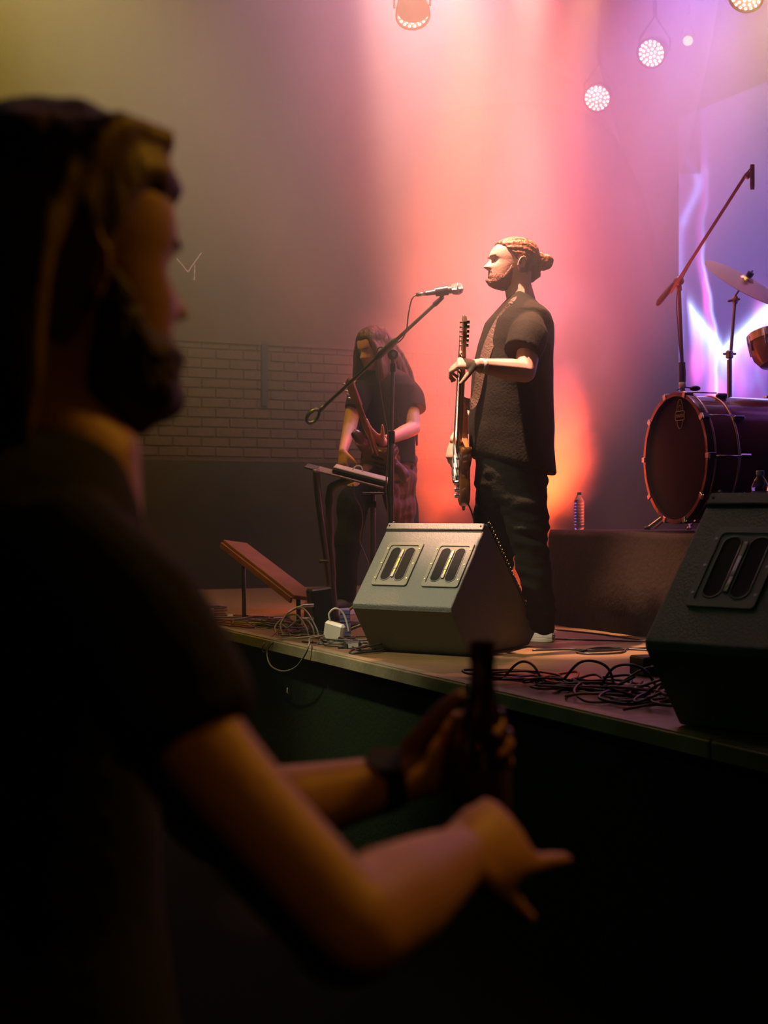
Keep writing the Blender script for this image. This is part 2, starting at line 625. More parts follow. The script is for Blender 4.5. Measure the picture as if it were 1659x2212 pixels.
# the picture on the screen, laid out in the screen's own unit coordinates (sx to the right, sy down)
def screen_rgb(sx, sy):
    """sx: 0 at the left edge, 1 = 200 screen units; sy likewise from the top"""
    X, Y = 1466 + sx * 200, 255 + sy * 620
    nn = noise.noise(Vector((X * .02, Y * .006, 0)))
    n2 = noise.noise(Vector((X * .07, Y * .02, 5)))
    r, g, b = .055, .03, .17
    r += .04 * max(0, nn); b += .06 * max(0, nn)
    # bright V
    ax = 1562 + 4 * n2
    if X < ax:
        e = 752 - (ax - X) * (752 - 652) / (ax - 1486) * 1.0
    else:
        e = 752 - (X - ax) * (752 - 655) / (1662 - ax)
    d = Y - e
    left = ss(1478 + (Y - 600) * .05, 1492 + (Y - 600) * .05, X)
    if Y > 500:
        g1 = math.exp(-max(0, -d) / 9.0) if d < 0 else 1.0
        body = g1 * math.exp(-max(0, d - 18) / 34.0) * left
        r += body * (.62 + .2 * n2); g += body * (.85 + .15 * n2); b += body * 1.7
        if d > 0:
            fade = math.exp(-d / 95.0) * left
            pk = max(0, .55 + .9 * noise.noise(Vector((X * .035, Y * .015, 9))))
            r += fade * pk * .75; g += fade * .10 + fade * max(0, n2) * .3; b += fade * (.75 + .4 * n2)
    # vertical streak
    xs = 1515 + 6 * math.sin(Y * .02) + 6 * noise.noise(Vector((0, Y * .02, 3)))
    if Y > 540:
        xs += (Y - 540) * .10
    s = math.exp(-((X - xs) / 7.0) ** 2) * ss(255, 420, Y)
    s2 = math.exp(-((X - xs - 7) / 3.5) ** 2) * ss(255, 500, Y)
    s *= .35 + .65 * ss(480, 620, Y); s2 *= .3 + .7 * ss(480, 600, Y)
    r += s * .45; g += s * .08; b += s * .40
    r += s2 * .30; g += s2 * .38; b += s2 * .9
    # arc at the left
    if Y > 340:
        q = abs(X - (1468 + 40 * math.exp(-((Y - 400) / 60.0) ** 2) + 2 * nn))
        a = math.exp(-(q / 9.0) ** 2) * (1 - ss(700, 800, Y))
        r += a * .09; g += a * .13; b += a * .38
    d2, t2 = seg(X, Y, 1476, 480, 1520, 370)
    a = math.exp(-(d2 / 11.0) ** 2) * .4
    r += a * .12; g += a * .2; b += a * .5
    # magenta patches
    for cx, cy, rx, ry, k in ((1505, 790, 14, 40, .8), (1548, 850, 18, 26, 1.0), (1524, 640, 6, 40, .7), (1640, 700, 12, 60, .5), (1600, 830, 20, 40, .4)):
        e_ = math.exp(-((X - cx) / rx) ** 2 - ((Y - cy) / ry) ** 2) * k
        r += e_ * .9; g += e_ * .08; b += e_ * .45
    # upper-left corner of the picture is dark
    if X < 1513 and Y < 375:
        r, g, b = r * .25, g * .25, b * .3
    return max(0, r), max(0, g), max(0, b)


u1466, u1666 = scr(1466, 500)[0], scr(1666, 500)[0]
for i in range(nu + 1):
    u = suL + (suR - suL) * (i / nu) ** 1.0
    # horizontal place measured so that 200 units span the part left of the drum kit
    k = (SV * CO - u * SI) / (SV * SI + u * CO)
    X = 829.5 + k * FPX
    t = SV * SI + u * CO
    for j in range(nz + 1):
        z = szT + (szB - szT) * j / nz
        Y = 1106 - (z - CAM_Z) * FPX / t
        vs.append(W(u, SV, z))
        if X < 1760:
            cols.append(screen_rgb((X - 1466) / 200, (Y - 255) / 620))
        else:
            q = max(0, noise.noise(Vector((u * 3, z * 1.5, 2))))
            cols.append((.08 + q * .6, .03 + q * .2, .2 + q * .9))
fs = [(i * (nz + 1) + j, i * (nz + 1) + j + 1, (i + 1) * (nz + 1) + j + 1, (i + 1) * (nz + 1) + j) for i in range(nu) for j in range(nz)]
mb = MB(); mb.add(vs, fs)
M_scr = bpy.data.materials.new('screen_picture')
M_scr.use_nodes = True
nt = M_scr.node_tree
ca = nt.nodes.new('ShaderNodeVertexColor'); ca.layer_name = 'picture'
bb = nt.nodes['Principled BSDF']
bb.inputs['Base Color'].default_value = (.01, .01, .01, 1)
nt.links.new(ca.outputs[0], bb.inputs['Emission Color'])
bb.inputs['Emission Strength'].default_value = 2.0
M_scr.cycles.emission_sampling = 'NONE'
o = mb.build('screen_face', M_scr, ls)
ca = o.data.color_attributes.new('picture', 'FLOAT_COLOR', 'POINT')
ca.data.foreach_set('color', np.array([(*c, 1) for c in cols], np.float32).ravel())

# ---------------------------------------------------------------- haze in the hall
M_haze = bpy.data.materials.new('haze')
M_haze.use_nodes = True
nt = M_haze.node_tree
nt.nodes.remove(nt.nodes['Principled BSDF'])
vsn = nt.nodes.new('ShaderNodeVolumeScatter')
vsn.inputs['Color'].default_value = (1, 1, 1, 1)
vsn.inputs['Density'].default_value = HAZE_DENSITY
vsn.inputs['Anisotropy'].default_value = 0.15
nt.links.new(vsn.outputs[0], nt.nodes['Material Output'].inputs['Volume'])
tc = nt.nodes.new('ShaderNodeTexCoord')
sp = nt.nodes.new('ShaderNodeSeparateXYZ')
mr = nt.nodes.new('ShaderNodeMapRange'); mr.interpolation_type = 'SMOOTHSTEP'
mr.inputs[1].default_value = 1.3; mr.inputs[2].default_value = 5.3
mr.inputs[3].default_value = HAZE_DENSITY * .035; mr.inputs[4].default_value = HAZE_DENSITY
nt.links.new(tc.outputs['Object'], sp.inputs[0]); nt.links.new(sp.outputs['Z'], mr.inputs[0])
nt.links.new(mr.outputs[0], vsn.inputs['Density'])
o = slab('haze', 1.75, U1 - .15, -4.4, V1 - .2, 0.05, CEIL - .1, M_haze, None)
tag(o, 'thin smoke haze hanging over the stage', 'haze', kind='stuff')

# denser smoke drifting behind the singer
def smoke(centre, radii, density, label, nscale=1.6):
    m = bpy.data.materials.new('drifting_smoke')
    m.use_nodes = True
    nt = m.node_tree
    N, Lk = nt.nodes, nt.links
    N.remove(N['Principled BSDF'])
    vs_ = N.new('ShaderNodeVolumeScatter')
    vs_.inputs['Color'].default_value = (1, 1, 1, 1)
    vs_.inputs['Anisotropy'].default_value = 0.1
    tc = N.new('ShaderNodeTexCoord')
    mp = N.new('ShaderNodeMapping')
    mp.inputs['Scale'].default_value = [1 / r for r in radii]
    ln = N.new('ShaderNodeVectorMath'); ln.operation = 'LENGTH'
    Lk.new(tc.outputs['Object'], mp.inputs[0]); Lk.new(mp.outputs[0], ln.inputs[0])
    nz_ = N.new('ShaderNodeTexNoise')
    nz_.inputs['Scale'].default_value = nscale; nz_.inputs['Detail'].default_value = 3; nz_.inputs['Distortion'].default_value = .6
    Lk.new(tc.outputs['Object'], nz_.inputs['Vector'])
    ad = N.new('ShaderNodeMath'); ad.operation = 'MULTIPLY_ADD'; ad.inputs[1].default_value = -1.1; ad.inputs[2].default_value = .55
    Lk.new(nz_.outputs[0], ad.inputs[0])
    a2 = N.new('ShaderNodeMath'); a2.operation = 'ADD'
    Lk.new(ln.outputs['Value'], a2.inputs[0]); Lk.new(ad.outputs[0], a2.inputs[1])
    mr = N.new('ShaderNodeMapRange'); mr.interpolation_type = 'SMOOTHSTEP'
    mr.inputs[1].default_value = 1.0; mr.inputs[2].default_value = 0.2; mr.inputs[3].default_value = 0.0; mr.inputs[4].default_value = density
    Lk.new(a2.outputs[0], mr.inputs[0]); Lk.new(mr.outputs[0], vs_.inputs['Density'])
    Lk.new(vs_.outputs[0], N['Material Output'].inputs['Volume'])
    mb = MB(); mb.ell((0, 0, 0), [r * 1.5 for r in radii], n=20, m=12)
    o = mb.build('smoke', m)
    o.data.transform(Matrix.Translation(o.location)); o.location = centre
    tag(o, label, 'smoke', kind='stuff')


smoke(at(1010, 760, 8.95), (.85, .62, 1.30), .9, 'denser orange-red smoke drifting between the two guitarists')
smoke(at(1205, 960, 7.65), (.28, .26, .50), 1.1, 'small red puff of smoke behind the back of the singing guitarist', 3.0)


# ---------------------------------------------------------------- people
M_skin = mat('skin', (0.62, 0.36, 0.26), 0.5, bump=.1, bscale=120)
M_skin2 = mat('skin_tan', (0.55, 0.30, 0.20), 0.5, bump=.1, bscale=120)
M_hair = mat('auburn_hair', (0.20, 0.068, 0.022), 0.45, bump=.8, bscale=70, stretch=(1, 1, .25), var=.3, vscale=30)
M_hair2 = mat('long_brown_hair', (0.075, 0.028, 0.012), 0.5, bump=.9, bscale=80, stretch=(1, 1, .12), var=.35, vscale=30)
M_hair3 = mat('dark_blond_hair', (0.16, 0.095, 0.035), 0.5, bump=.6, bscale=50, stretch=(1, 1, .3), var=.3, vscale=20)
M_shirt = mat('black_cotton', (0.014, 0.012, 0.007), 0.85, spec=.15, bump=.25, bscale=90)
M_shirt2 = mat('faded_black_cotton', (0.014, 0.010, 0.008), 0.85, spec=.15, bump=.25, bscale=90)
M_pants = mat('black_trouser_cloth', (0.011, 0.011, 0.007), 0.85, spec=.15, bump=.3, bscale=70)
M_redcloth = mat('rust_red_cloth', (0.09, 0.028, 0.014), 0.85, bump=.3, bscale=60)
M_sole = mat('white_rubber_sole', (0.75, 0.62, 0.52), 0.5)
M_canvas = mat('dark_canvas', (0.035, 0.032, 0.022), 0.8, bump=.3, bscale=120)
M_eye = mat('eye_white', (0.7, 0.66, 0.6), 0.2)
M_iris = mat('iris', (0.02, 0.02, 0.02), 0.2)
M_chrome = mat('chrome', (0.75, 0.75, 0.75), 0.18, 1.0)
M_gunmetal = mat('dark_metal', (0.16, 0.155, 0.15), 0.35, 0.8)
M_plastic = mat('black_plastic', (0.02, 0.02, 0.02), 0.35)
M_nail = mat('black_nail_varnish', (0.02, 0.015, 0.015), 0.2)

HEAD = [  # z, front, back, half width
    (-.122, .030, .000, .020), (-.116, .064, .010, .034), (-.106, .080, -.004, .044), (-.092, .086, -.024, .052),
    (-.078, .085, -.040, .057), (-.062, .087, -.054, .061), (-.046, .088, -.064, .064), (-.030, .087, -.074, .067),
    (-.012, .086, -.086, .070), (.004, .085, -.094, .072), (.020, .089, -.100, .074), (.036, .088, -.104, .075),
    (.054, .083, -.105, .075), (.072, .072, -.100, .072), (.088, .056, -.089, .064), (.101, .036, -.070, .051),
    (.110, .014, -.046, .034), (.115, -.006, -.022, .014)]


def hrow(z):
    z = max(HEAD[0][0], min(HEAD[-1][0], z))
    for a, b in zip(HEAD[:-1], HEAD[1:]):
        if z <= b[0]:
            t = (z - a[0]) / (b[0] - a[0])
            return [a[i] + (b[i] - a[i]) * t for i in (1, 2, 3)]
    return HEAD[-1][1:]


def g(x, s):
    return math.exp(-(x / s) ** 2)


def head_pt(th, z, bump=True, off=0.0):
    f, b, w = hrow(z)
    c = (f + b) / 2
    a = (f - b) / 2
    cs, sn = math.cos(th), math.sin(th)
    ex = 0.88
    x = c + (a + off) * math.copysign(abs(cs) ** ex, cs)
    y = (w + off) * math.copysign(abs(sn) ** ex, sn)
    if bump and cs > 0:
        k = 0.0
        # nose
        nz = max(0.0, min(1.0, (.021 - z) / .046)) ** 1.1 if z > -.025 else ss(-.042, -.027, z)
        k += nz * .025 * g(y, .0105 + .008 * (1 - ss(-.03, .0, z)))
        k += .008 * g(z + .030, .009) * (g(y - .013, .008) + g(y + .013, .008))
        # brow and eye sockets
        k += .0035 * g(z - .024, .009) * ss(.055, .02, abs(y))
        k -= .0125 * g(z - .004, .013) * (g(y - .032, .015) + g(y + .032, .015))
        k += .004 * g(z + .026, .018) * (g(y - .042, .018) + g(y + .042, .018))
        k -= .004 * g(z - .010, .010) * g(y, .012)
        # mouth
        k += .0065 * g(z + .0555, .0048) * g(y, .022)
        k += .0065 * g(z + .0675, .0052) * g(y, .020)
        k -= .0030 * g(z + .0612, .0022) * g(y, .026)
        k -= .005 * g(z + .080, .007) * g(y, .020)
        k += .006 * g(z + .100, .011) * g(y, .018)
        x += k
    return Vector((x, y, z))


def head_mesh(off=0.0, mask=None, nt=72, nz=64, inner=-.012, bump=True):
    rs = []
    z0, z1 = HEAD[0][0], HEAD[-1][0]
    for i in range(nz + 1):
        z = z0 + (z1 - z0) * i / nz
        ring = []
        for k in range(nt):
            th = 2 * math.pi * k / nt
            p = head_pt(th, z, bump)
            if mask is not None or off:
                m = mask(p, th) if mask else 1
                d = Vector((p.x * 1.0 + .005, p.y, (z - 0.0) * .9))
                if d.length > 1e-5:
                    d.normalize()
                p = p + d * (inner + (off - inner) * m)
            ring.append(p)
        rs.append(ring)
    mb = MB()
    mb.rings(rs)
    return mb


def body_frame(origin, fwd, up=(0, 0, 1), scale=1.0):
    fwd = Vector(fwd).normalized()
    up = Vector(up)
    up = (up - fwd * up.dot(fwd)).normalized()
    y = up.cross(fwd)
    m = Matrix(((fwd.x, y.x, up.x, origin[0]), (fwd.y, y.y, up.y, origin[1]), (fwd.z, y.z, up.z, origin[2]), (0, 0, 0, 1)))
    return m @ Matrix.Scale(scale, 4)


def add_ear(mb, mtx, side):
    c = Vector((-.022, side * .075, -.008))
    sc = mtx.to_scale()[2]
    lean = Matrix.Rotation(-.22, 3, 'Y') @ Matrix.Rotation(side * .35, 3, 'Z')
    def E(x, y, z):
        return mtx @ (c + lean @ Vector((x, side * y, z)))
    pts = [E(.0155 * math.cos(a) - .002 * math.sin(a), .008 + .003 * math.sin(a), .029 * math.sin(a) + .002) for a in [math.radians(-75 + (295 * i / 16)) + math.pi * 0 for i in range(17)]]
    mb.tube(pts, .0042 * sc, 6, round_=True)
    r3 = (mtx.to_3x3() @ lean).normalized()
    mb.ell(E(-.001, .002, 0), (.0145 * sc, .0055 * sc, .0275 * sc), r3, 12, 8)
    mb.ell(E(.004, .006, -.028), (.0075 * sc, .0045 * sc, .009 * sc), r3, 8, 6)
    mb.ell(E(.012, .006, -.004), (.004 * sc, .004 * sc, .006 * sc), r3, 8, 6)


FINGERS = []


def hand(mb, wrist, palm_dir, palm_n, curls, thumb, length=.185, side=1, nails=None, spread=.05):
    """palm_dir: wrist to knuckles; palm_n: out of the back of the hand; curls: four (a1, a2, a3) bend angles in degrees; side: +1 puts the thumb on palm_dir x palm_n"""
    L = length / .185
    d = Vector(palm_dir).normalized()
    n = Vector(palm_n)
    n = (n - d * n.dot(d)).normalized()
    s = d.cross(n).normalized() * side      # towards the thumb
    w = Vector(wrist)
    pr = []
    for t, hw, ht in ((-.01, .027, .021), (.015, .031, .019), (.045, .040, .017), (.075, .043, .015), (.088, .040, .012)):
        pr.append((w + d * t * L + n * (.002 if t > .03 else 0), hw * L, ht * L))
    mb.tube([p[0] for p in pr], [p[1] for p in pr], 14, up=n, rb=[p[2] for p in pr])
    lens = [(.043, .026, .021), (.047, .030, .023), (.043, .028, .022), (.034, .021, .020)]
    offs = [.031, .0105, -.0105, -.030]
    for i in range(4):
        base = w + (d * (.078 if i < 3 else .072) + s * offs[i]) * L
        ang = 0.0
        dirv = (d + s * spread * (1.5 - i)).normalized()
        pts = [base - d * .02 * L, base]
        rad = [.0105 * L, .0105 * L]
        p = base
        for j in range(3):
            ang += math.radians(curls[i][j])
            dd = dirv * math.cos(ang) - n * math.sin(ang)
            p = p + dd * lens[i][j] * L
            pts.append(p)
            rad.append((.0092, .0083, .0066)[j] * L * (1 if i < 3 else .9))
        mb.tube(pts, rad, 8, round_=True)
        FINGERS.append(pts)
        if nails is not None:
            nn = (n * math.cos(ang) + dirv * math.sin(ang)).normalized()
            nails.append(MB().ell(p + nn * .0045 * L + dd * -.001, (.006 * L, .006 * L, .0035 * L), nn.to_track_quat('Z', 'Y').to_matrix(), 8, 6))
    a, b, c = thumb      # outward angle, bend towards the palm, last bend
    base = w + (d * .018 + s * .024) * L
    t0 = (d * math.cos(math.radians(a)) + s * math.sin(math.radians(a)))
    t1 = (t0 * math.cos(math.radians(b)) - n * math.sin(math.radians(b))).normalized()
    t2 = (t1 * math.cos(math.radians(c)) - n * math.sin(math.radians(c)) * .5 + d * math.sin(math.radians(c)) * .6).normalized()
    p1 = base + t1 * .040 * L
    p2 = p1 + t1 * .030 * L
    p3 = p2 + t2 * .026 * L
    mb.tube([base - t1 * .008 * L, p1, p2, p3], [.015 * L, .0125 * L, .0105 * L, .008 * L], 8, round_=True)
    if nails is not None:
        nails.append(MB().ell(p3 + (n * .003 + s * .004) * L, (.006 * L, .006 * L, .0035 * L), n.to_track_quat('Z', 'Y').to_matrix(), 8, 6))
    return w + d * .1 * L


def limb(mb, pts, rad, n=14, k=5, rb=None, up=None, rnd_=True):
    c = curve(pts, k)
    r = [float(np.interp(i / (len(c) - 1) * (len(rad) - 1), range(len(rad)), rad)) for i in range(len(c))]
    q = None if rb is None else [float(np.interp(i / (len(c) - 1) * (len(rb) - 1), range(len(rb)), rb)) for i in range(len(c))]
    mb.tube(c, r, n, round_=rnd_, rb=q, up=up)


def folds(amp, sx=6.0, sz=3.0, seed=0.0, amp2=0.0):
    def f(p, n):
        a = noise.noise(Vector((p.x * sx + seed, p.y * sx, p.z * sz + .7 * p.x)))
        b = noise.noise(Vector((p.x * 17 + seed, p.y * 17, p.z * 9 + 5)))
        return amp * (a * 1.4 - abs(a) * .5) + amp2 * b
    return f


def torso_rings(mb, rows, fwd, side, n=40, e=.85):
    """rows: (centre, half front-back, half side, tilt) with tilt: metres the back hangs below the front"""
    f, s = Vector(fwd).normalized(), Vector(side).normalized()
    rs = []
    for c, a, b, tilt in rows:
        ring = []
        for k in range(n):
            th = 2 * math.pi * k / n
            cs, sn = math.cos(th), math.sin(th)
            cx = math.copysign(abs(cs) ** e, cs)
            sy = math.copysign(abs(sn) ** e, sn)
            ring.append(Vector(c) + f * a * cx + s * b * sy + Vector((0, 0, tilt * cx)))
        rs.append(ring)
    mb.rings(rs)


# ================= the singing guitarist at the microphone
SY = 6.27
sg_f = Vector((-.985, -.17, 0)).normalized()        # he faces the hall
sg_l = Vector((0, 0, 1)).cross(sg_f)                # his left, towards the camera
sg = thing('person', at(1115, 1393, SY), 'guitarist in black shirt and trousers with hair tied in a bun, standing at the microphone', 'person', None)
sg.location.z = STAGE_Z
bpy.context.view_layer.update()


def H(px, py, dy=0.0):
    return at(px, py, SY + dy)


hm = body_frame(H(1104, 569), sg_f + Vector((0, 0, .05)), scale=1.0) @ Matrix.Diagonal((1.10, .99, .95, 1))
body = MB()
body.merge(head_mesh(), hm)
add_ear(body, hm, 1)
add_ear(body, hm, -1)
# neck
body.tube([hm @ Vector((-.030, 0, -.03)), hm @ Vector((-.032, 0, -.10)), H(1126, 650), H(1128, 690)], [.056, .057, .062, .08], 18, up=sg_f, rb=[.060, .060, .064, .07])
# trunk under the clothes
torso_rings(body, [(H(1122, 665), .05, .08, 0), (H(1124, 690), .10, .17, 0), (H(1118, 740), .13, .19, 0), (H(1110, 850), .14, .16, 0), (H(1108, 950), .14, .165, 0), (H(1108, 1020), .13, .165, 0), (H(1108, 1050), .10, .14, 0)], sg_f, sg_l, 28)
# legs
hipL, hipR = H(1122, 1010, -.09), H(1092, 1010, .10)
kneeL, ankL = H(1148, 1175, -.10), H(1172, 1348, -.02)
kneeR, ankR = H(1070, 1190, .15), H(1082, 1352, .25)
limb(body, [hipL, kneeL, ankL], [.085, .058, .036])
limb(body, [hipR, kneeR, ankR], [.085, .058, .036])
# left arm, to the neck of the guitar
shL, elL, wrL = H(1148, 698, -.20), H(1134, 803, -.33), H(1032, 789, -.47)
limb(body, [shL + Vector((0, .03, -.03)), H(1142, 755, -.28), elL], [.050, .050, .046])
limb(body, [elL, elL.lerp(wrL, .3), elL.lerp(wrL, .7), wrL], [.046, .047, .036, .027])
nails = []
hand(body, wrL, Vector((-1, 0, .10)), Vector((.15, -.55, .8)), [(38, 55, 35), (42, 60, 40), (48, 62, 40), (52, 60, 40)], (55, 30, 20), side=-1, nails=nails, length=.18)
# right arm, hanging beside the body of the guitar
shR, elR, wrR = H(1108, 700, .22), H(1048, 860, .34), H(984, 950, .22)
limb(body, [shR, elR], [.058, .046])
limb(body, [elR, elR.lerp(wrR, .35), wrR], [.046, .044, .028])
hand(body, wrR, Vector((-.20, -.12, -1)), Vector((-.75, -.6, .15)), [(18, 30, 22), (22, 34, 24), (26, 38, 26), (30, 42, 28)], (38, 18, 15), side=-1, nails=nails, length=.185)
fuse(body, 'body', M_skin, sg, .0042, 2)
for q in nails:
    q.build('fingernail', M_nail, sg, True)

# hair drawn back into a bun, shaved close under the sides
def hmask(p, th):
    f = p.x
    line = .052 + .030 * ss(.02, .08, f)            # hairline height, rising over the forehead
    if f < .035:
        line = -.002 + .054 * ss(-.02, .035, f)
    if f < -.02:
        line = -.050
    hl = ss(line - .004, line + .006, p.z)
    front = 1 - ss(.066, .076, f)
    return hl * front
hair = head_mesh(.0075, hmask, 96, 84, inner=-.010, bump=False)
h2 = MB()
for r in hair.v:
    # combed ridges running back
    a = math.atan2(r.y, r.z + .02)
    r2 = r + r.normalized() * (.0022 * math.sin(a * 34 + 9 * r.x) if r.z > -.02 else 0)
    h2.v.append(hm @ r2)
h2.f = hair.f
bun = hm @ Vector((-.142, 0, .022))
h2b = MB()
h2b.add(h2.v, h2.f)
h2b.ell(bun, (.024, .030, .034), None, 18, 12)
h2b.ell(bun + Vector((.004, 0, .014)), (.022, .024, .018), None, 14, 10)
h2b.tube([hm @ Vector((-.095, 0, .030)), bun], [.040, .028], 12)
h2b.tube([hm @ Vector((-.095, 0, -.01)), hm @ Vector((-.10, 0, -.045)), hm @ Vector((-.085, 0, -.068))], [.03, .028, .015], 12, round_=True)
h2b.tube(curve([bun + Vector((.004, -.018, .020)), bun + Vector((.026, -.016, .004)), bun + Vector((.016, -.010, -.024)), bun + Vector((-.012, -.012, -.036))], 5), [.009] * 16, 8, round_=True)
h2b.tube(curve([bun + Vector((-.015, -.016, .012)), bun + Vector((.010, -.024, .016)), bun + Vector((.024, -.014, -.010))], 5), [.008] * 11, 8, round_=True)
fuse(h2b, 'hair', M_hair, sg, .0032, 1, fold=lambda p, n: .0022 * noise.noise(Vector((p.x * 60, p.y * 140, p.z * 140))))

# beard
def bmask(p, th):
    if p.x < .006:
        return 0
    top = -.060 + .045 * ss(.040, .008, p.x) if p.x < .06 else -.060
    m = 1 - ss(top - .012, top + .012, p.z)
    lip = g(p.z + .061, .009) * g(p.y, .024) * (1 if p.x > .06 else 0)
    mus = g(p.z + .0475, .005) * (1 - ss(.026, .034, abs(p.y))) * (1 if p.x > .06 else 0)
    return max(0, max(m * (1 - lip * .95), mus * .9))
beard = head_mesh(.0055, bmask, 96, 84, inner=-.006)
b2 = MB(); b2.merge(beard, hm)
b2.tube([hm @ Vector((.030, 0, -.104)), hm @ Vector((.072, 0, -.104)), hm @ Vector((.092, 0, -.090))], [.030, .024, .012], 12, round_=True, up=(0, 0, 1), rb=[.012, .012, .010])
fuse(b2, 'beard', mat('auburn_beard', (0.17, 0.060, 0.026), .6, bump=.8, bscale=160, var=.3, vscale=60), sg, .0036, 1, fold=lambda p, n: .0008 * noise.noise(p * 150))
# eyes, brows, earphone, earring
for s in (1, -1):
    e = MB(); e.ell(hm @ Vector((.0655, s * .031, .004)), .0112, None, 16, 10)
    eo = e.build('eye', M_eye, sg, True)
    e = MB(); e.ell(hm @ Vector((.0725, s * .031, .003)), .0052, None, 10, 8)
    q = e.build('iris', M_iris, sg, True)
    e = MB()
    e.tube([hm @ (head_pt(th, .020 + .005 * math.sin((abs(th) - .1) * 3)) + Vector((.002, 0, 0))) for th in [s * (.20 + i * .09) for i in range(6)]], [.003, .0042, .0045, .004, .0035, .002], 6)
    e.build('eyebrow', M_hair, sg, True)
    e = MB()
    e.ell(hm @ Vector((.0650, s * .031, .0085)), (.0125, .0130, .0095), None, 12, 8)
    e.ell(hm @ Vector((.0640, s * .031, -.0035)), (.0122, .0130, .0070), None, 12, 8)
    e.build('eyelid', M_skin, sg, True)
e = MB(); e.ell(hm @ Vector((-.016, .080, -.010)), .0085, None, 12, 8)
e.tube(curve([hm @ Vector((-.016, .086, -.008)), hm @ Vector((-.026, .088, .010)), hm @ Vector((-.044, .080, -.004)), hm @ Vector((-.052, .062, -.055))], 5), .0018, 6)
tag(e.build('earphone', M_plastic, sg, True), 'black in-ear monitor')
e = MB(); e.tube([hm @ (Vector((-.014, .080, -.040)) + Vector((.005 * math.cos(a), .0, .005 * math.sin(a)))) for a in [i * .6 for i in range(11)]], .0012, 6)
tag(e.build('earring', M_chrome, sg, True), 'silver hoop earring')

# oversized T-shirt
sh = MB()
def R(py, x0, x1, side, tilt=0.0, dy=0.0):
    c = H((x0 + x1) / 2, py, dy)
    return (c, (x1 - x0) / 2 / 490.0 * .98, side, tilt)
torso_rings(sh, [R(642, 1108, 1160, .075, .030), R(652, 1100, 1168, .10, .030), R(663, 1088, 1175, .155, .024), R(678, 1072, 1184, .20, .015), R(700, 1052, 1192, .215, .008), R(740, 1036, 1195, .220),
                 R(790, 1024, 1195, .215), R(850, 1016, 1194, .210), R(920, 1013, 1194, .210), R(965, 1015, 1195, .214), R(990, 1018, 1197, .218, .018), R(1008, 1022, 1199, .220, .040)], sg_f, sg_l, 48)
limb(sh, [H(1140, 690, -.13), H(1140, 725, -.235), H(1126, 764, -.295)], [.055, .086, .080], n=20, rnd_=False)
limb(sh, [H(1112, 690, .15), H(1096, 730, .25), H(1070, 790, .32)], [.055, .082, .085], n=20, rnd_=False)
def shfold(p, n):
    zz = CAM_Z - (p.z - CAM_Z)
    q = Vector((p.x * 5, p.y * 5, p.z * 1.6 + p.x * 3))
    a = noise.noise(q)
    b = math.sin((p.x * .9 + p.z * .35) * 24 + 4 * noise.noise(p * 2)) * ss(2.25, 1.9, p.z)
    return .011 * a + .003 * b + .003 * noise.noise(p * 12)
fuse(sh, 'shirt', M_shirt, sg, .0075, 3, fold=shfold)
# seams: shoulder seam, sleeve hem, collar
e = MB()
cc = curve([H(1100, 655, -.10), H(1086, 668, -.05), H(1080, 673, 0.02), H(1088, 668, .06)], 6)
e.tube(cc, .005, 6)
e.build('collar', M_shirt, sg, True)

# trousers, loose and creased
pt = MB()
torso_rings(pt, [(H(1106, 960), .15, .180, 0), (H(1104, 1000), .152, .190, 0), (H(1103, 1045), .152, .195, 0), (H(1104, 1075), .12, .18, 0)], sg_f, sg_l, 30)
limb(pt, [H(1120, 1020, -.09), H(1132, 1090, -.10), H(1146, 1170, -.10), H(1155, 1240, -.08), H(1166, 1300, -.05), H(1172, 1344, -.02)], [.115, .105, .082, .074, .066, .056], n=20)
limb(pt, [H(1086, 1020, .09), H(1074, 1100, .12), H(1072, 1180, .15), H(1078, 1260, .20), H(1082, 1344, .25)], [.115, .105, .080, .070, .058], n=20)
def ptfold(p, n):
    zz = p.z - STAGE_Z
    k = .010 * noise.noise(Vector((p.x * 8, p.y * 8, p.z * 16))) + .006 * noise.noise(Vector((p.x * 14, p.y * 14, p.z * 30)))
    wr = math.sin(p.z * 120 + 30 * p.x + 3 * noise.noise(p * 6)) * .0036 * (math.exp(-((zz - .45) / .13) ** 2) + math.exp(-((zz - .12) / .09) ** 2))
    return k + wr
fuse(pt, 'trousers', M_pants, sg, .0075, 2, fold=ptfold)

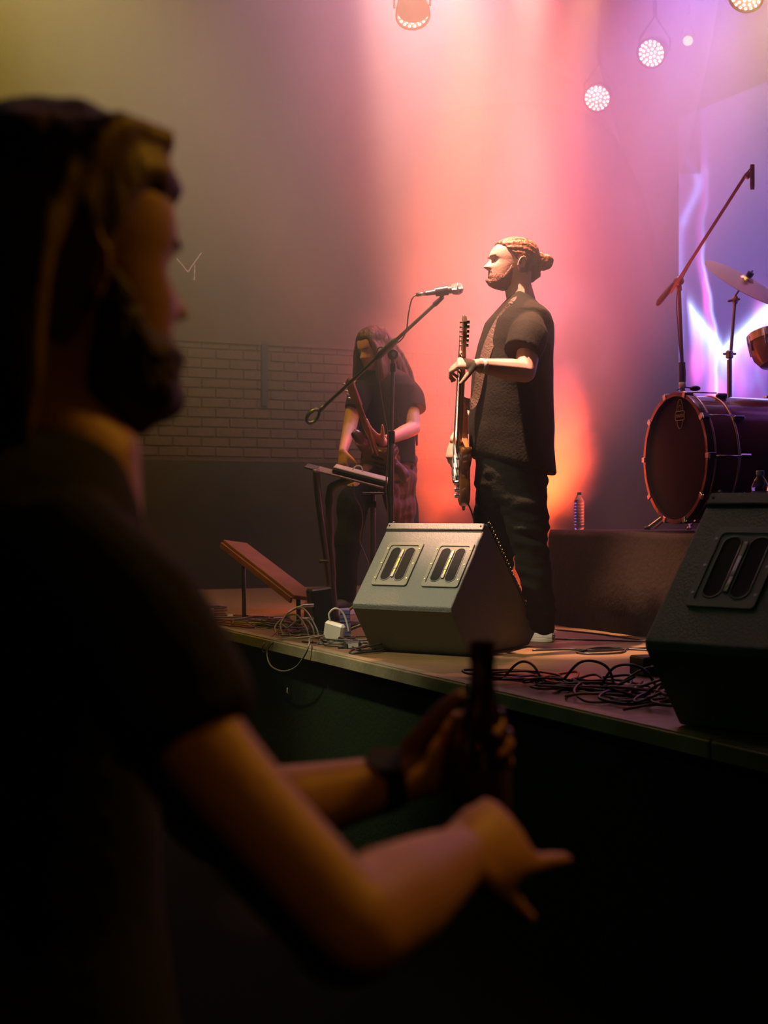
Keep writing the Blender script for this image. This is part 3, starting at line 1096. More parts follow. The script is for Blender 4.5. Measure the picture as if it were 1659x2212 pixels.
# shoes: canvas sneakers on thick soles
def shoe(person, heel, toe_dir, L=.29):
    d = Vector((toe_dir[0], toe_dir[1], 0)).normalized()
    s = Vector((0, 0, 1)).cross(d)
    hz = STAGE_Z + .002
    o = Vector((heel[0], heel[1], hz))
    def sec(x, w):
        return (x, w)
    outline = [(-.005, .0), (.0, .020), (.02, .033), (.06, .037), (.12, .036), (.18, .045), (.23, .047), (.265, .038), (.285, .020), (.290, .0)]
    k = L / .29
    poly = [(x * k, w * k) for x, w in outline] + [(x * k, -w * k) for x, w in outline[-2:0:-1]]
    mt = Matrix(((d.x, s.x, 0, o.x), (d.y, s.y, 0, o.y), (0, 0, 1, o.z), (0, 0, 0, 1)))
    sole = MB()
    rs = []
    for z, gsc in ((0, .96), (.006, 1.0), (.017, 1.0), (.0175, .975), (.0195, .975), (.020, 1.0), (.034, 1.0), (.040, .97)):
        rs.append([mt @ Vector(((x - .14 * k) * gsc + .14 * k, y * gsc, z)) for x, y in poly])
    sole.rings(rs)
    so = sole.build('shoe_sole', M_sole, person, True, angle=35)
    up_ = MB()
    P = lambda x, y, z: mt @ Vector((x * k, y * k, z))
    up_.tube([P(.03, 0, .06), P(.09, 0, .06), (P(.15, 0, .055)), P(.21, 0, .048), P(.26, 0, .042)], [.034, .035, .040, .042, .034], 16, round_=True, up=(0, 0, 1), rb=[.034, .036, .028, .020, .012])
    up_.tube([P(.035, 0, .05), P(.045, 0, .10), P(.048, 0, .125)], [.034, .036, .037], 16)
    u = fuse(up_, 'shoe_upper', M_canvas, person, .005, 2)
    for i in range(4):
        e = MB()
        x = .105 + i * .022
        e.tube([P(x, -.03, .072 - i * .004), P(x + .006, 0, .090 - i * .008), P(x + .002, .03, .072 - i * .004)], .0032, 6)
        e.build('shoelace', mat('lace', (.45, .38, .30), .7) if i == 0 and 'lace' not in bpy.data.materials else bpy.data.materials['lace'], person, True)
shoe(sg, at(1196, 1389, SY + .17), (-.88, .47))
shoe(sg, at(1112, 1375, SY + .44), (-.97, .25))
# wrist band on the left arm
e = MB()
d = (wrL - elL).normalized()
e.tube([wrL - d * .035, wrL - d * .012], [.031, .0305], 18)
tag(e.build('wristband', mat('pale_band', (.75, .6, .5), .5), sg, True), 'pale wristband')

# ================= the long-haired bass player further back
BY = 8.3
bp_f = Vector((-.72, -.69, 0)).normalized()
bp_l = Vector((0, 0, 1)).cross(bp_f)
bp = thing('person', at(810, 1318, BY), 'long-haired guitarist in black t-shirt looking down at the strings, behind the microphone stand', 'person')
bp.location.z = STAGE_Z
bpy.context.view_layer.update()
B = lambda px, py, dy=0.0: at(px, py, BY + dy)
bmx = body_frame(B(806, 752, -.06), bp_f + Vector((-.10, 0, -.42)), scale=1.0)
body = MB()
body.merge(head_mesh(), bmx)
body.tube([bmx @ Vector((-.03, 0, -.04)), B(826, 800), B(830, 830)], [.055, .058, .07], 14)
torso_rings(body, [(B(830, 812), .05, .09, 0), (B(832, 835), .06, .13, 0), (B(834, 900), .06, .13, 0), (B(836, 980), .07, .12, 0), (B(836, 1030), .06, .11, 0)], bp_f, bp_l, 24)
bsh, bel, bwr = B(884, 838, -.06), B(893, 925, -.16), B(826, 955, -.40)
limb(body, [bsh, bel], [.05, .042])
limb(body, [bel, bel.lerp(bwr, .3), bwr], [.043, .042, .026])
hand(body, bwr, Vector((-.75, -.45, .50)), Vector((-.3, -.5, -.8)), [(12, 20, 15), (20, 30, 20), (28, 38, 24), (34, 40, 28)], (45, 20, 15), side=1, length=.18)
b2s, b2e, b2w = B(772, 840, -.10), B(755, 925, -.20), B(741, 975, -.36)
limb(body, [b2s, b2e], [.05, .040])
limb(body, [b2e, b2w], [.040, .026])
hand(body, b2w, Vector((.02, -.25, -1)), Vector((-.7, -.6, .2)), [(20, 30, 20), (24, 34, 20), (28, 36, 20), (30, 38, 24)], (40, 20, 15), side=-1, length=.175)
for hx, kx, axx, dy in ((862, 872, 876, .05), (770, 752, 746, -.12)):
    limb(body, [B(hx, 1050, dy), B(kx, 1170, dy - .04), B(axx, 1300, dy)], [.055, .040, .034])
fuse(body, 'body', M_skin2, bp, .006, 2)
for s in (1, -1):
    e = MB(); e.ell(bmx @ Vector((.0685, s * .032, .003)), .0118, None, 12, 8)
    e.build('eye', M_eye, bp, True)
    e = MB(); e.tube([bmx @ Vector((.080 - .003 * abs(i - 1.5), s * (.020 + i * .008), .008)) for i in range(4)], [.003, .005, .005, .003], 6)
    e.build('eyelid', M_skin2, bp, True)
    e = MB()
    e.tube([bmx @ (head_pt(s * (.20 + i * .09), .022) + Vector((.002, 0, 0))) for i in range(6)], [.003, .0042, .0045, .004, .0035, .002], 6)
    e.build('eyebrow', M_hair2, bp, True)
# hair: cap with a middle parting, then long curtains
hr = MB()
def lmask(p, th):
    line = .066 if p.x > .03 else -.10
    if p.x > .03:
        line = .070 - .09 * ss(.045, .068, abs(p.y))
    return ss(line - .006, line + .008, p.z)
cap = head_mesh(.013, lmask, 72, 60, inner=-.010, bump=False)
hr.merge(cap, bmx)
rnd = random.Random(8)
top_ = bmx @ Vector((.02, 0, .112))
for i in range(46):
    s = 1 if i % 2 else -1
    k = rnd.random()
    x0 = .062 - .14 * k
    p0 = bmx @ Vector((x0 * .8, s * .022, .105))
    p1 = bmx @ Vector((x0, s * .078, .020))
    out = bp_l * s
    drop = rnd.uniform(.36, .52) if s > 0 else rnd.uniform(.22, .46)
    p2 = p1 + out * rnd.uniform(.012, .045) - bp_f * (.01 + k * .10) + Vector((0, 0, -.16))
    p3 = p2 + out * rnd.uniform(-.01, .045) - bp_f * (.02 + rnd.uniform(0, .06)) + Vector((0, 0, -drop * .5))
    p4 = p3 + out * rnd.uniform(-.03, .02) + Vector((.0, 0, -drop * .5))
    cv = curve([p0, p1, p2, p3, p4], 6)
    hr.tube(cv, [.014 + .006 * math.sin(math.pi * j / len(cv)) * 1.5 - .010 * (j / len(cv)) for j in range(len(cv))], 7, round_=True)
fuse(hr, 'hair', M_hair2, bp, .0065, 1, fold=lambda p, n: .005 * noise.noise(Vector((p.x * 50, p.y * 50, p.z * 8))))
# flyaway strands along the lit edge
fl = MB()
for i in range(60):
    a = rnd.random()
    base = bmx @ Vector((-.03 - .05 * rnd.random(), rnd.choice((1, 1, -1)) * .075, .07 - .06 * a))
    out = bp_l * rnd.uniform(.3, 1.0)
    fl.tube(curve([base, base + out * .05 + Vector((0, 0, -.08)), base + out * rnd.uniform(.06, .12) + Vector((0, 0, -.26 - .2 * a)), base + out * rnd.uniform(.08, .15) + Vector((0, 0, -.40 - .2 * a))], 5), .0011, 4)
tag(fl.build('stray_hair', M_hair2, bp, True), kind='stuff')
sh = MB()
def RB(py, x0, x1, side):
    return (B((x0 + x1) / 2, py, -.02), (x1 - x0) / 2 / 370.0 * .86, side, 0)
torso_rings(sh, [RB(800, 805, 850, .10), RB(815, 785, 874, .18), RB(835, 778, 886, .21), RB(880, 782, 884, .20), RB(940, 786, 884, .19), RB(985, 786, 886, .19), RB(1002, 786, 888, .19)], bp_f, bp_l, 32)
limb(sh, [B(872, 830, -.03), B(888, 855, -.08), B(894, 886, -.12)], [.055, .074, .074], n=18, rnd_=False)
limb(sh, [B(786, 832, -.10), B(774, 860, -.14), B(764, 888, -.18)], [.055, .070, .070], n=18, rnd_=False)
fuse(sh, 'shirt', M_shirt2, bp, .008, 3, fold=folds(.014, 6, 3, 3.0, .003))
pt = MB()
torso_rings(pt, [(B(836, 990), .13, .17, 0), (B(836, 1030), .135, .175, 0), (B(834, 1060), .11, .16, 0)], bp_f, bp_l, 24)
limb(pt, [B(792, 1045, -.06), B(770, 1075, -.12), B(758, 1110, -.14), B(750, 1190, -.16), B(744, 1290, -.12)], [.08, .088, .085, .072, .062], n=18)
limb(pt, [B(862, 1045, .05), B(870, 1120, .03), B(872, 1200, .01), B(876, 1300, .05)], [.105, .095, .075, .062], n=18)
fuse(pt, 'trousers', M_pants, bp, .009, 2, fold=folds(.016, 8, 7, 2.0, .005))
# loose rust-coloured shirt tied round the waist, hanging at the side
tied = MB()
for i in range(9):
    a = i / 8
    x = 850 + 44 * a
    tied.tube(curve([B(x - 6, 975, .16 * a - .20), B(x, 1010, .16 * a - .22), B(x - 4 + 6 * math.sin(i * 2.1), 1075, .16 * a - .20), B(x - 6 + 10 * math.sin(i * 1.3), 1135 - 26 * abs(a - .6), .16 * a - .18)], 5), [.022, .028, .03, .026, .02] * 3 + [.018], 8, round_=True)
fuse(tied, 'tied_shirt', M_redcloth, bp, .008, 2, fold=folds(.010, 14, 22, 1.0, .003))
for hx, dy in ((760, -.10), (886, .08)):
    shoe(bp, at(hx + 8, 1320, BY + dy), (-.75, -.65), .28)
e = MB()
d = (bwr - bel).normalized()
e.tube([bwr - d * .03, bwr - d * .015], [.029, .028], 14)
tag(e.build('bracelet', M_plastic, bp, True), 'black bracelet')


# ---------------------------------------------------------------- stage gear
M_wedge = mat('wedge_paint', (0.155, 0.158, 0.135), 0.55, bump=.35, bscale=150)
M_plate = mat('grey_handle_plate', (0.20, 0.20, 0.17), 0.4, bump=.1, bscale=100)
M_grille = mat('grille_foam', (0.012, 0.012, 0.012), 0.95, bump=.6, bscale=200)
M_alu = mat('bright_metal', (0.62, 0.62, 0.60), 0.28, 1.0)
M_screw_shade = mat('dark_screw_and_shade', (0.008, 0.008, 0.007), 0.9)  # dark screws; also shade painted for the slots and the seam below the lip
M_label = mat('pale_sticker', (0.60, 0.56, 0.52), 0.5)
M_cable = mat('black_cable', (0.025, 0.022, 0.018), 0.4)
M_cable2 = mat('grey_cable', (0.16, 0.145, 0.11), 0.4)
M_wire = mat('white_cable', (0.62, 0.58, 0.50), 0.4)


def wedge(e_left, fdir, scale, width, label):
    """stage monitor; local frame: L along its width, F towards the performer; e_left = low left corner of the handle panel"""
    F = Vector((fdir[0], fdir[1], 0)).normalized()
    Lx = Vector((F.y, -F.x, 0))
    s = scale
    prof = {'D': (.05 * s, 0), 'C': (.60 * s, 0), 'B': (.67 * s, .055 * s), 'B2': (.655 * s, .085 * s), 'A2': (.215 * s, .535 * s), 'A': (.195 * s, .535 * s), 'E': (-.10 * s, .205 * s), 'E0': (-.095 * s, .185 * s)}
    org = Vector((e_left[0], e_left[1], STAGE_Z)) + F * .10 * s
    t = thing('monitor_speaker', org + F * .3 * s + Lx * width / 2, label, 'speaker', None)
    P = lambda f, l, z: org + F * f + Lx * l + Vector((0, 0, z + .003))
    order = ['D', 'C', 'B', 'B2', 'A2', 'A', 'E', 'E0']
    mb = MB()
    mb.rings([[P(prof[k][0], l, prof[k][1]) for k in order] for l in (0, width)])
    mb.build('cabinet', M_wedge, t, bev=.006)
    # handle panel frame on the A-E face
    A, E = Vector(prof['A']), Vector(prof['E'])
    ed = (A - E)
    Ln = ed.length
    fz = (F * ed.x + Vector((0, 0, ed.y))) / Ln           # up the panel
    nrm = Lx.cross(fz).normalized()
    if nrm.dot(F) > 0:
        nrm = -nrm
    Q = lambda l, h, d=0.0: P(E.x, l, E.y) + fz * h + nrm * d
    # top lip
    mb = MB()
    rot = Matrix((Lx, fz, nrm)).transposed()
    mb.box(Q(width / 2, Ln - .018 * s, .004), (width * .992, .036 * s, .010), rot, bev=.003)
    lip = mb.build('top_lip', M_wedge, t)
    for q in (.03, .97):
        mb = MB(); mb.cyl(Q(width * q, Ln - .018 * s, .009), Q(width * q, Ln - .018 * s, .0115), .004, n=10)
        mb.build('screw', M_screw_shade, lip)
    mb = MB(); mb.box(Q(width / 2, Ln - .0405 * s, .001), (width * .985, .006, .003), rot)
    mb.build('groove_shade', M_screw_shade, t)  # dark strip painting the shade of a seam below the lip
    # two plates each with two slots and a bright bar
    pw, ph = .172 * s, .235 * s
    for cx in (.29, .80):
        c = Q(width * cx, Ln * .49, 0)
        X = lambda x, y, d: c + Lx * x + fz * y + nrm * d
        pl = MB()
        outl = rrect(pw, ph, .012 * s)
        slots = []
        mt = Matrix(((Lx.x, fz.x, nrm.x, 0), (Lx.y, fz.y, nrm.y, 0), (Lx.z, fz.z, nrm.z, 0), (0, 0, 0, 1)))
        mt.translation = c
        # plate as a rim round a sunk face; dark sheets paint the slots' shade
        rim = [(.5, .5)]
        n = len(outl)
        inn = rrect(pw - .03 * s, ph - .034 * s, .012 * s)
        rs = [[X(x, y, .000) for x, y in outl], [X(x, y, .007) for x, y in outl], [X(x * .99, y * .99, .008) for x, y in outl], [X(x, y, .008) for x, y in inn], [X(x, y, .0015) for x, y in inn]]
        pl.rings(rs, cap=False)
        base = pl.build('handle_plate', M_plate, t)
        mb = MB(); mb.prism(inn, mt @ Matrix.Translation((0, 0, .0006)), .003)
        mb.build('plate_face', M_plate, base)
        for sx in (-1, 1):
            sl = rrect(.047 * s, .178 * s, .023 * s, 7)
            sl = [(x + sx * .0345 * s, y) for x, y in sl]
            mb = MB(); mb.prism(sl, mt @ Matrix.Translation((0, 0, .0030)), .0012)
            mb.build('slot_shade', M_screw_shade, base)
            r = MB(); r.tube([X(x * 1.0, y * 1.0, .0045) for x, y in sl] + [X(sl[0][0], sl[0][1], .0045)], .0022 * s, 5)
            r.build('slot_rim', M_plate, base, True)
        mb = MB()
        mb.box(X(0, 0, .006), (.012 * s, .150 * s, .005), rot, bev=.002)
        mb.build('bar', M_alu, base)
        for yy, hh in ((.050, .034), (-.062, .022), (-.022, .012)):
            mb = MB(); mb.box(X(.001, yy * s, .0095), (.011 * s, hh * s, .002), rot)
            mb.build('sticker', M_label, base)
        for sx in (-1, 1):
            for yy in (-.08, 0, .08):
                mb = MB(); mb.cyl(X(sx * (pw / 2 - .0085 * s), yy * s, .008), X(sx * (pw / 2 - .0085 * s), yy * s, .0105), .0035 * s, n=8)
                mb.build('screw', M_alu, base)
    # grille over the sloping front, with its crimped edge
    Bv, A2 = Vector(prof['B2']), Vector(prof['A2'])
    gd = A2 - Bv
    gl = gd.length
    gz = (F * gd.x + Vector((0, 0, gd.y))) / gl
    gn = gz.cross(Lx).normalized()
    if gn.z < 0:
        gn = -gn
    G = lambda l, h, d: P(Bv.x, l, Bv.y) + gz * h + gn * d
    rotg = Matrix((Lx, gz, gn)).transposed()
    mb = MB(); mb.box(G(width / 2, gl / 2, .007), (width * .985, gl * .98, .014), rotg, bev=.005)
    gr = mb.build('grille', M_grille, t)
    mb = MB()
    nt_ = int(gl / .011)
    for l in (.004, width - .004):
        for i in range(nt_):
            h = gl * (i + .5) / nt_
            mb.box(G(l, h, .014 + .003 * (i % 2)), (.008, .008, .007), rotg)
    o = mb.build('crimped_edge', mat('crimp_metal', (.16, .15, .09), .5, .4) if 'crimp_metal' not in bpy.data.materials else bpy.data.materials['crimp_metal'], gr)
    o['kind'] = 'stuff'
    # rubber feet
    for l in (.03, width - .03):
        for f in (.09 * s, .57 * s):
            mb = MB(); mb.cyl(P(f, l, -.003), P(f, l, .001), .012, n=10)
            mb.build('rubber_foot', M_plastic, t)
    return t


w1e = Vector((-.086 + .055, 5.96, 0))
wedge(at(760, 1318, 5.93), (.53, .85), 1.0, .475, 'grey wedge stage monitor with two handle plates, in front of the singing guitarist')
wedge(at(1391, 1390, 3.80), (.68, .73), 1.19, .62, 'dark green-lit wedge stage monitor at the near stage corner beside the cable heap')

# ---- vocal microphone stand
def mic(t_or_none, tail, head, label, top=True):
    tail, head = Vector(tail), Vector(head)
    d = (head - tail).normalized()
    L = (head - tail).length
    m = thing('microphone', tail, label, 'microphone')
    mb = MB()
    mb.tube([tail + d * 0, tail + d * .02, tail + d * L * .72, tail + d * L * .80], [.0105, .0115, .0175, .022], 18)
    mb.build('handle', M_gunmetal if top else M_plastic, m, True, angle=40)
    mb = MB()
    r = .0255
    c = tail + d * (L - r)
    mtx = frame(c, (1, .1, 0), d)
    mb.lathe([(.021, -.026), (.0245, -.018), (.0262, -.006), (.0262, .0), (.0250, .010), (.020, .019), (.011, .0245), (.002, .026)], mtx, 22)
    gh = mb.build('grille_ball', mat('mic_mesh', (.55, .52, .50), .35, .9, bump=1.0, bscale=420) if 'mic_mesh' not in bpy.data.materials else bpy.data.materials['mic_mesh'], m, True)
    mb = MB(); mb.lathe([(.0262, -.002), (.0282, -.001), (.0282, .004), (.0262, .005)], mtx, 22)
    mb.build('band', M_chrome, m, True)
    mb = MB(); mb.cyl(tail - d * .045, tail + d * .004, .0085, .0095, 12)
    mb.build('plug', M_chrome, m, True)
    return m


MY = 6.80
ms = thing('microphone_stand', at(843, 1373, MY), 'black boom microphone stand with ring counterweight in front of the singing guitarist', 'stand')
mp_ = lambda x, y, dy=0.0: at(x, y, MY + dy)
base = Vector((mp_(843, 1300).x, MY, STAGE_Z))
top_ = mp_(849, 778)
mb = MB(); mb.cyl(base + Vector((0, 0, .02)), mp_(845, 945), .0145, n=16)
mb.build('lower_tube', M_gunmetal, ms, True, angle=40)
mb = MB(); mb.cyl(mp_(845, 950), top_, .0095, n=14)
mb.build('upper_tube', M_gunmetal, ms, True, angle=40)
mb = MB(); mb.lathe([(.016, -.03), (.019, -.026), (.019, .028), (.013, .034)], frame(mp_(845, 945), (1, 0, 0), (0, 0, 1)), 18)
mb.build('clutch', M_plastic, ms, True, angle=40)
mb = MB(); mb.lathe([(.012, -.03), (.0145, -.028), (.0145, .006), (.011, .012)], frame(mp_(849, 790), (1, 0, 0), (0, 0, 1)), 16)
mb.build('collar', M_plastic, ms, True, angle=40)
boomA, boomB = mp_(692, 886, .06), mp_(945, 652, -.34)
mb = MB(); mb.cyl(boomA, boomB, .0085, n=14)
bo = mb.build('boom', M_gunmetal, ms, True, angle=40)
bd = (boomB - boomA).normalized()
side_ = Vector((0, -1, 0))
pv = mp_(846, 757, -.14)
on = boomA + bd * (pv - boomA).dot(bd)
mb = MB()
mb.tube([on - bd * .075, on - bd * .06, on + bd * .055, on + bd * .075], [.010, .016, .016, .010], 14)
cl = mb.build('boom_clamp', M_gunmetal, ms, True, angle=40)
mb = MB(); mb.cyl(mp_(849, 766, .016), mp_(849, 766, -.125), .026, n=22)
mb.build('pivot', M_gunmetal, ms, False, bev=.004)
mb = MB(); mb.cyl(mp_(850, 765, -.124), mp_(850, 765, -.142), .011, n=14)
mb.build('pivot_bolt', M_chrome, ms, True, angle=40)
mb = MB(); mb.cyl(boomB - bd * .02, boomB + bd * .035, .0125, .010, 14)
mb.build('boom_tip', M_plastic, ms, True, angle=40)
# ring counterweight
rc = mp_(676, 899, .07)
mb = MB()
nn = Vector((.30, -.75, -.55)).normalized()
ax = (bd - nn * bd.dot(nn)).normalized(); ay = nn.cross(ax)
pts = [rc + ax * .040 * math.cos(a) + ay * .026 * math.sin(a) for a in [2 * math.pi * i / 28 for i in range(28)]]
rr = []
for i, p in enumerate(pts):
    a = 2 * math.pi * i / 28
    o_ = (ax * math.cos(a) + ay * math.sin(a)).normalized()
    rr.append([p + o_ * .007 * math.cos(b) + nn * .014 * math.sin(b) for b in [2 * math.pi * j / 8 for j in range(8)]])
mb.rings(rr, cap=False, close=True)
mb.cyl(boomA - bd * .01, boomA + bd * .03, .011, n=12)
mb.build('counterweight', M_gunmetal, ms, True)
for a in (75, 190, 300):
    d = Vector((math.cos(math.radians(a)), math.sin(math.radians(a)), 0))
    mb = MB(); mb.tube([base + Vector((0, 0, .11)), base + d * .24 + Vector((0, 0, .012))], .0075, 8, round_=True)
    lg = mb.build('leg', M_gunmetal, ms, True)
    mb = MB(); mb.cyl(base + d * .225 + Vector((0, 0, .018)), base + d * .255 + Vector((0, 0, .011)), .011, n=10)
    mb.build('rubber_foot', M_plastic, lg, True)
mh, mt_ = mp_(1001, 622, -.44), mp_(920, 634, -.42)
vm = mic(None, mt_, mh, 'silver-headed vocal microphone pointing at the mouth of the singing guitarist')
mb = MB()
cm = mt_.lerp(mh, .42)
dm = (mh - mt_).normalized()
mb.cyl(cm - dm * .028, cm + dm * .030, .0205, .0225, 16)
mb.tube([cm - Vector((0, 0, .016)), cm.lerp(boomB + bd * .03, .6), boomB + bd * .03], [.012, .010, .010], 10)
mb.build('mic_clip', M_plastic, ms, True, angle=40)
# microphone cable: droops from the plug, winds round the boom, down the stand
cb = MB()
pts = [mt_ - dm * .045, mp_(889, 648, -.38), mp_(882, 680, -.34), mp_(878, 712, -.28), mp_(866, 735, -.20), mp_(838, 750, -.15), mp_(818, 752, -.05), mp_(814, 775, -.03), mp_(820, 830, -.03), mp_(829, 890, -.04), mp_(838, 945, -.05), mp_(836, 1000, -.03), mp_(834, 1060, -.03), mp_(838, 1120, -.03), mp_(840, 1250, -.04), mp_(835, 1372, -.06) ]
cb.tube(curve(pts, 8), .0032, 6)
tag(cb.build('microphone_cable', M_cable2, None, True), 'thin cable wound down the boom microphone stand from the vocal microphone', 'cable')

# ---- electric guitar of the singer
gt = thing('electric_guitar', H(1003, 1050, .12), 'sunburst electric guitar held upright and seen edge-on in front of the singing guitarist', 'guitar')
gB, gH = H(996, 1060, .14), H(1014, 690, -.56)
ga = (gH - gB).normalized()
gn = Vector((-.995, -.08, .0))
gn = (gn - ga * gn.dot(ga)).normalized()
gmx = frame(gB, gn.cross(ga) * -1, gn)
# local: X across, Y = -> compute so that +Y runs along the neck
xs = ga.cross(gn).normalized()
gmx = Matrix(((xs.x, ga.x, gn.x, gB.x), (xs.y, ga.y, gn.y, gB.y), (xs.z, ga.z, gn.z, gB.z), (0, 0, 0, 1)))
outl = [(0, .0), (.06, .002), (.115, .02), (.150, .06), (.158, .11), (.140, .16), (.112, .20), (.108, .24), (.128, .29), (.145, .335), (.140, .375), (.118, .382), (.085, .345), (.055, .318), (.028, .31), (-.028, .31), (-.05, .325), (-.075, .38), (-.110, .43), (-.135, .425), (-.140, .37), (-.122, .30), (-.108, .24), (-.115, .19), (-.145, .14), (-.160, .09), (-.145, .04), (-.10, .01), (-.05, 0)]
ol = [Vector((a, b, 0)) for a, b in outl]
ol2 = curve(ol + [ol[0]], 3)[:-1]
th = .045
rs = []
for z, k in ((-.5, .93), (-.44, .975), (-.3, 1), (.3, 1), (.44, .975), (.5, .93)):
    cc_ = Vector((0, .2, 0))
    rs.append([gmx @ (cc_ + (p - cc_) * k + Vector((0, 0, z * th))) for p in ol2])
mb = MB(); mb.rings(rs)
M_burst = mat('sunburst_lacquer', (0.30, 0.10, 0.025), 0.18, coat=.8, var=.5, vscale=5)
mb.build('guitar_body', M_burst, gt, True, angle=50)
X = lambda x, y, z: gmx @ Vector((x, y, z))
mb = MB()
pg = [(.02, .06), (.10, .09), (.09, .19), (.085, .26), (.11, .33), (.04, .30), (-.03, .30), (-.05, .27), (-.04, .20), (-.02, .12)]
mb.prism(pg, gmx @ Matrix.Translation((0, 0, .0225)), .0025)
mb.build('pickguard', mat('black_pickguard', (.03, .03, .03), .25), gt)
for y in (.13, .18, .24):
    mb = MB(); mb.box(X(0, y, .029), (.085, .018, .012), gmx.to_3x3(), bev=.004)
    mb.build('pickup', M_label, gt)
mb = MB(); mb.box(X(0, .085, .030), (.075, .032, .014), gmx.to_3x3(), bev=.003)
for i in range(6):
    mb.box(X(-.026 + i * .0105, .088, .040), (.008, .022, .006), gmx.to_3x3(), bev=.002)
mb.build('bridge', M_chrome, gt)
for x, y in ((.078, .13), (.092, .10), (.10, .07)):
    mb = MB(); mb.cyl(X(x, y, .024), X(x, y, .040), .012, .010, 16)
    mb.build('knob', M_chrome, gt, True, angle=40)
mb = MB(); mb.tube([X(-.02, .31, .012), X(-.0, .40, .012)], [.028, .026], 12, up=gn, rb=[.014, .012])
# neck
ny0, ny1 = .27, .800
rs = []
for y, w, z0 in ((ny0, .0285, .0), (.33, .028, .006), (ny1, .0215, .008)):
    ring = []
    for k in range(14):
        a = 2 * math.pi * k / 14
        zz = math.sin(a)
        ring.append(X(w * math.cos(a), y, .024 + (.006 * zz if zz > 0 else zz * (.019 - z0 * .2))))
    rs.append(ring)
mb = MB(); mb.rings(rs)
mb.build('neck', mat('maple_neck', (.30, .17, .07), .3, coat=.5), gt, True, angle=50)
mb = MB(); mb.box(X(0, (ny0 + ny1) / 2 - .01, .0305), (.046, ny1 - ny0 + .01, .004), gmx.to_3x3())
fb = mb.build('fretboard', mat('rosewood', (.05, .025, .015), .4), gt)
for i in range(21):
    y = ny1 - (ny1 - .13) * (1 - 2 ** (-(i + 1) / 12.0))
    if y > ny0:
        mb = MB(); mb.box(X(0, y, .0332), (.045, .0022, .0018), gmx.to_3x3())
        mb.build('fret', M_chrome, fb)
# headstock
hs = [(-.021, .795), (-.030, .83), (-.034, .90), (-.030, .955), (-.010, .985), (.012, .975), (.026, .955), (.020, .93), (.024, .90), (.021, .85), (.021, .795)]
mb = MB(); mb.prism([(x * 1.1, y) for x, y in hs], gmx @ Matrix.Translation((0, 0, .010)), .016)
hd = mb.build('headstock', mat('headstock_face', (.42, .28, .15), .25, coat=.5), gt, bev=.003)
for i in range(6):
    y = .825 + i * .024
    mb = MB()
    mb.cyl(X(-.020, y, .024), X(-.020, y, .036), .0045, n=10)
    mb.tube([X(-.034, y, .016), X(-.052, y, .016)], .0025, 6)
    mb.ell(X(-.058, y, .016), (.009, .006, .006), gmx.to_3x3(), 10, 8)
    mb.cyl(X(-.022, y, .009), X(-.022, y, -.004), .009, n=12)
    mb.build('tuning_peg', M_chrome, hd, True, angle=40)
for i in range(6):
    mb = MB(); x0, x1 = -.026 + i * .0105, -.017 + i * .0068
    mb.tube([X(x0, .085, .044), X(x1, .798, .036), X(-.020, .825 + (5 - i) * .024, .033)], .0007, 4)
    mb.build('string', M_chrome, gt)
# strap over the near shoulder and back
spts = [X(-.125, .43, 0), H(1028, 870, -.10), H(1044, 800, -.13), H(1062, 740, -.13), H(1088, 690, -.12), H(1116, 655, -.11), H(1140, 655, -.06), H(1160, 690, -.02)]
cv = curve(spts, 6)
rs = []
for i, p in enumerate(cv):
    t = (cv[min(i + 1, len(cv) - 1)] - cv[max(i - 1, 0)]).normalized()
    ce = H(1108, 1106 - (p.z - CAM_Z) * FPX / SY)
    outn = (p - ce); outn.z *= .2; outn.normalize()
    if p.z > H(0, 668).z:
        outn = (outn + Vector((0, -.1, 1.6))).normalized()
    w = t.cross(outn).normalized()
    p = p + outn * .012
    rs.append([p + w * .027 + outn * .0015, p - w * .027 + outn * .0015, p - w * .027 - outn * .0015, p + w * .027 - outn * .0015])
mb = MB(); mb.rings(rs)
tag(mb.build('strap', mat('strap_webbing', (.085, .05, .03), .7, bump=.4, bscale=150), gt), 'brown guitar strap')
cb = MB()
cb.tube([X(.09, .02, 0), X(.09, -.03, -.004)], .0065, 8)
cb.tube(curve([X(.09, -.03, -.004), H(1008, 1085, .02), H(1020, 1110, 0), H(1028, 1150, 0), H(1040, 1230, -.02), H(1050, 1330, .05), H(1040, 1388, .12)], 6), .0036, 6)
tag(cb.build('guitar_cable', M_cable, None, True), 'black cable hanging from the sunburst guitar behind the grey wedge', 'cable')

# ---- bass guitar of the long-haired player
bg = thing('electric_guitar', B(775, 990, -.45), 'dark guitar held against the body of the long-haired player', 'guitar')
bB, bH = B(838, 1035, -.28), B(766, 838, -.78)
ba = (bH - bB).normalized()
bn = bp_f + Vector((.1, -.3, .05)); bn = (bn - ba * bn.dot(ba)).normalized()
bx = ba.cross(bn).normalized()
bm_ = Matrix(((bx.x, ba.x, bn.x, bB.x), (bx.y, ba.y, bn.y, bB.y), (bx.z, ba.z, bn.z, bB.z), (0, 0, 0, 1)))
rs = []
for z, k in ((-.5, .95), (-.35, 1), (.35, 1), (.5, .95)):
    rs.append([bm_ @ (Vector((0, .15, 0)) + (Vector((p.x, p.y * .8, 0)) - Vector((0, .15, 0))) * k + Vector((0, 0, z * th))) for p in ol2])
mb = MB(); mb.rings(rs)
mb.build('guitar_body', mat('dark_lacquer', (.05, .02, .012), .25, coat=.6), bg, True, angle=50)
X2 = lambda x, y, z: bm_ @ Vector((x, y, z))
mb = MB(); mb.tube([X2(0, .22, .018), X2(0, .60, .018)], [.026, .021], 12, up=bn, rb=[.012, .010])
mb.build('neck', M_burst, bg, True)
mb = MB(); mb.prism([(-.021, .60), (-.034, .64), (-.036, .75), (-.01, .79), (.02, .76), (.021, .60)], bm_ @ Matrix.Translation((0, 0, .006)), .014)
hd = mb.build('headstock', M_burst, bg, bev=.002)
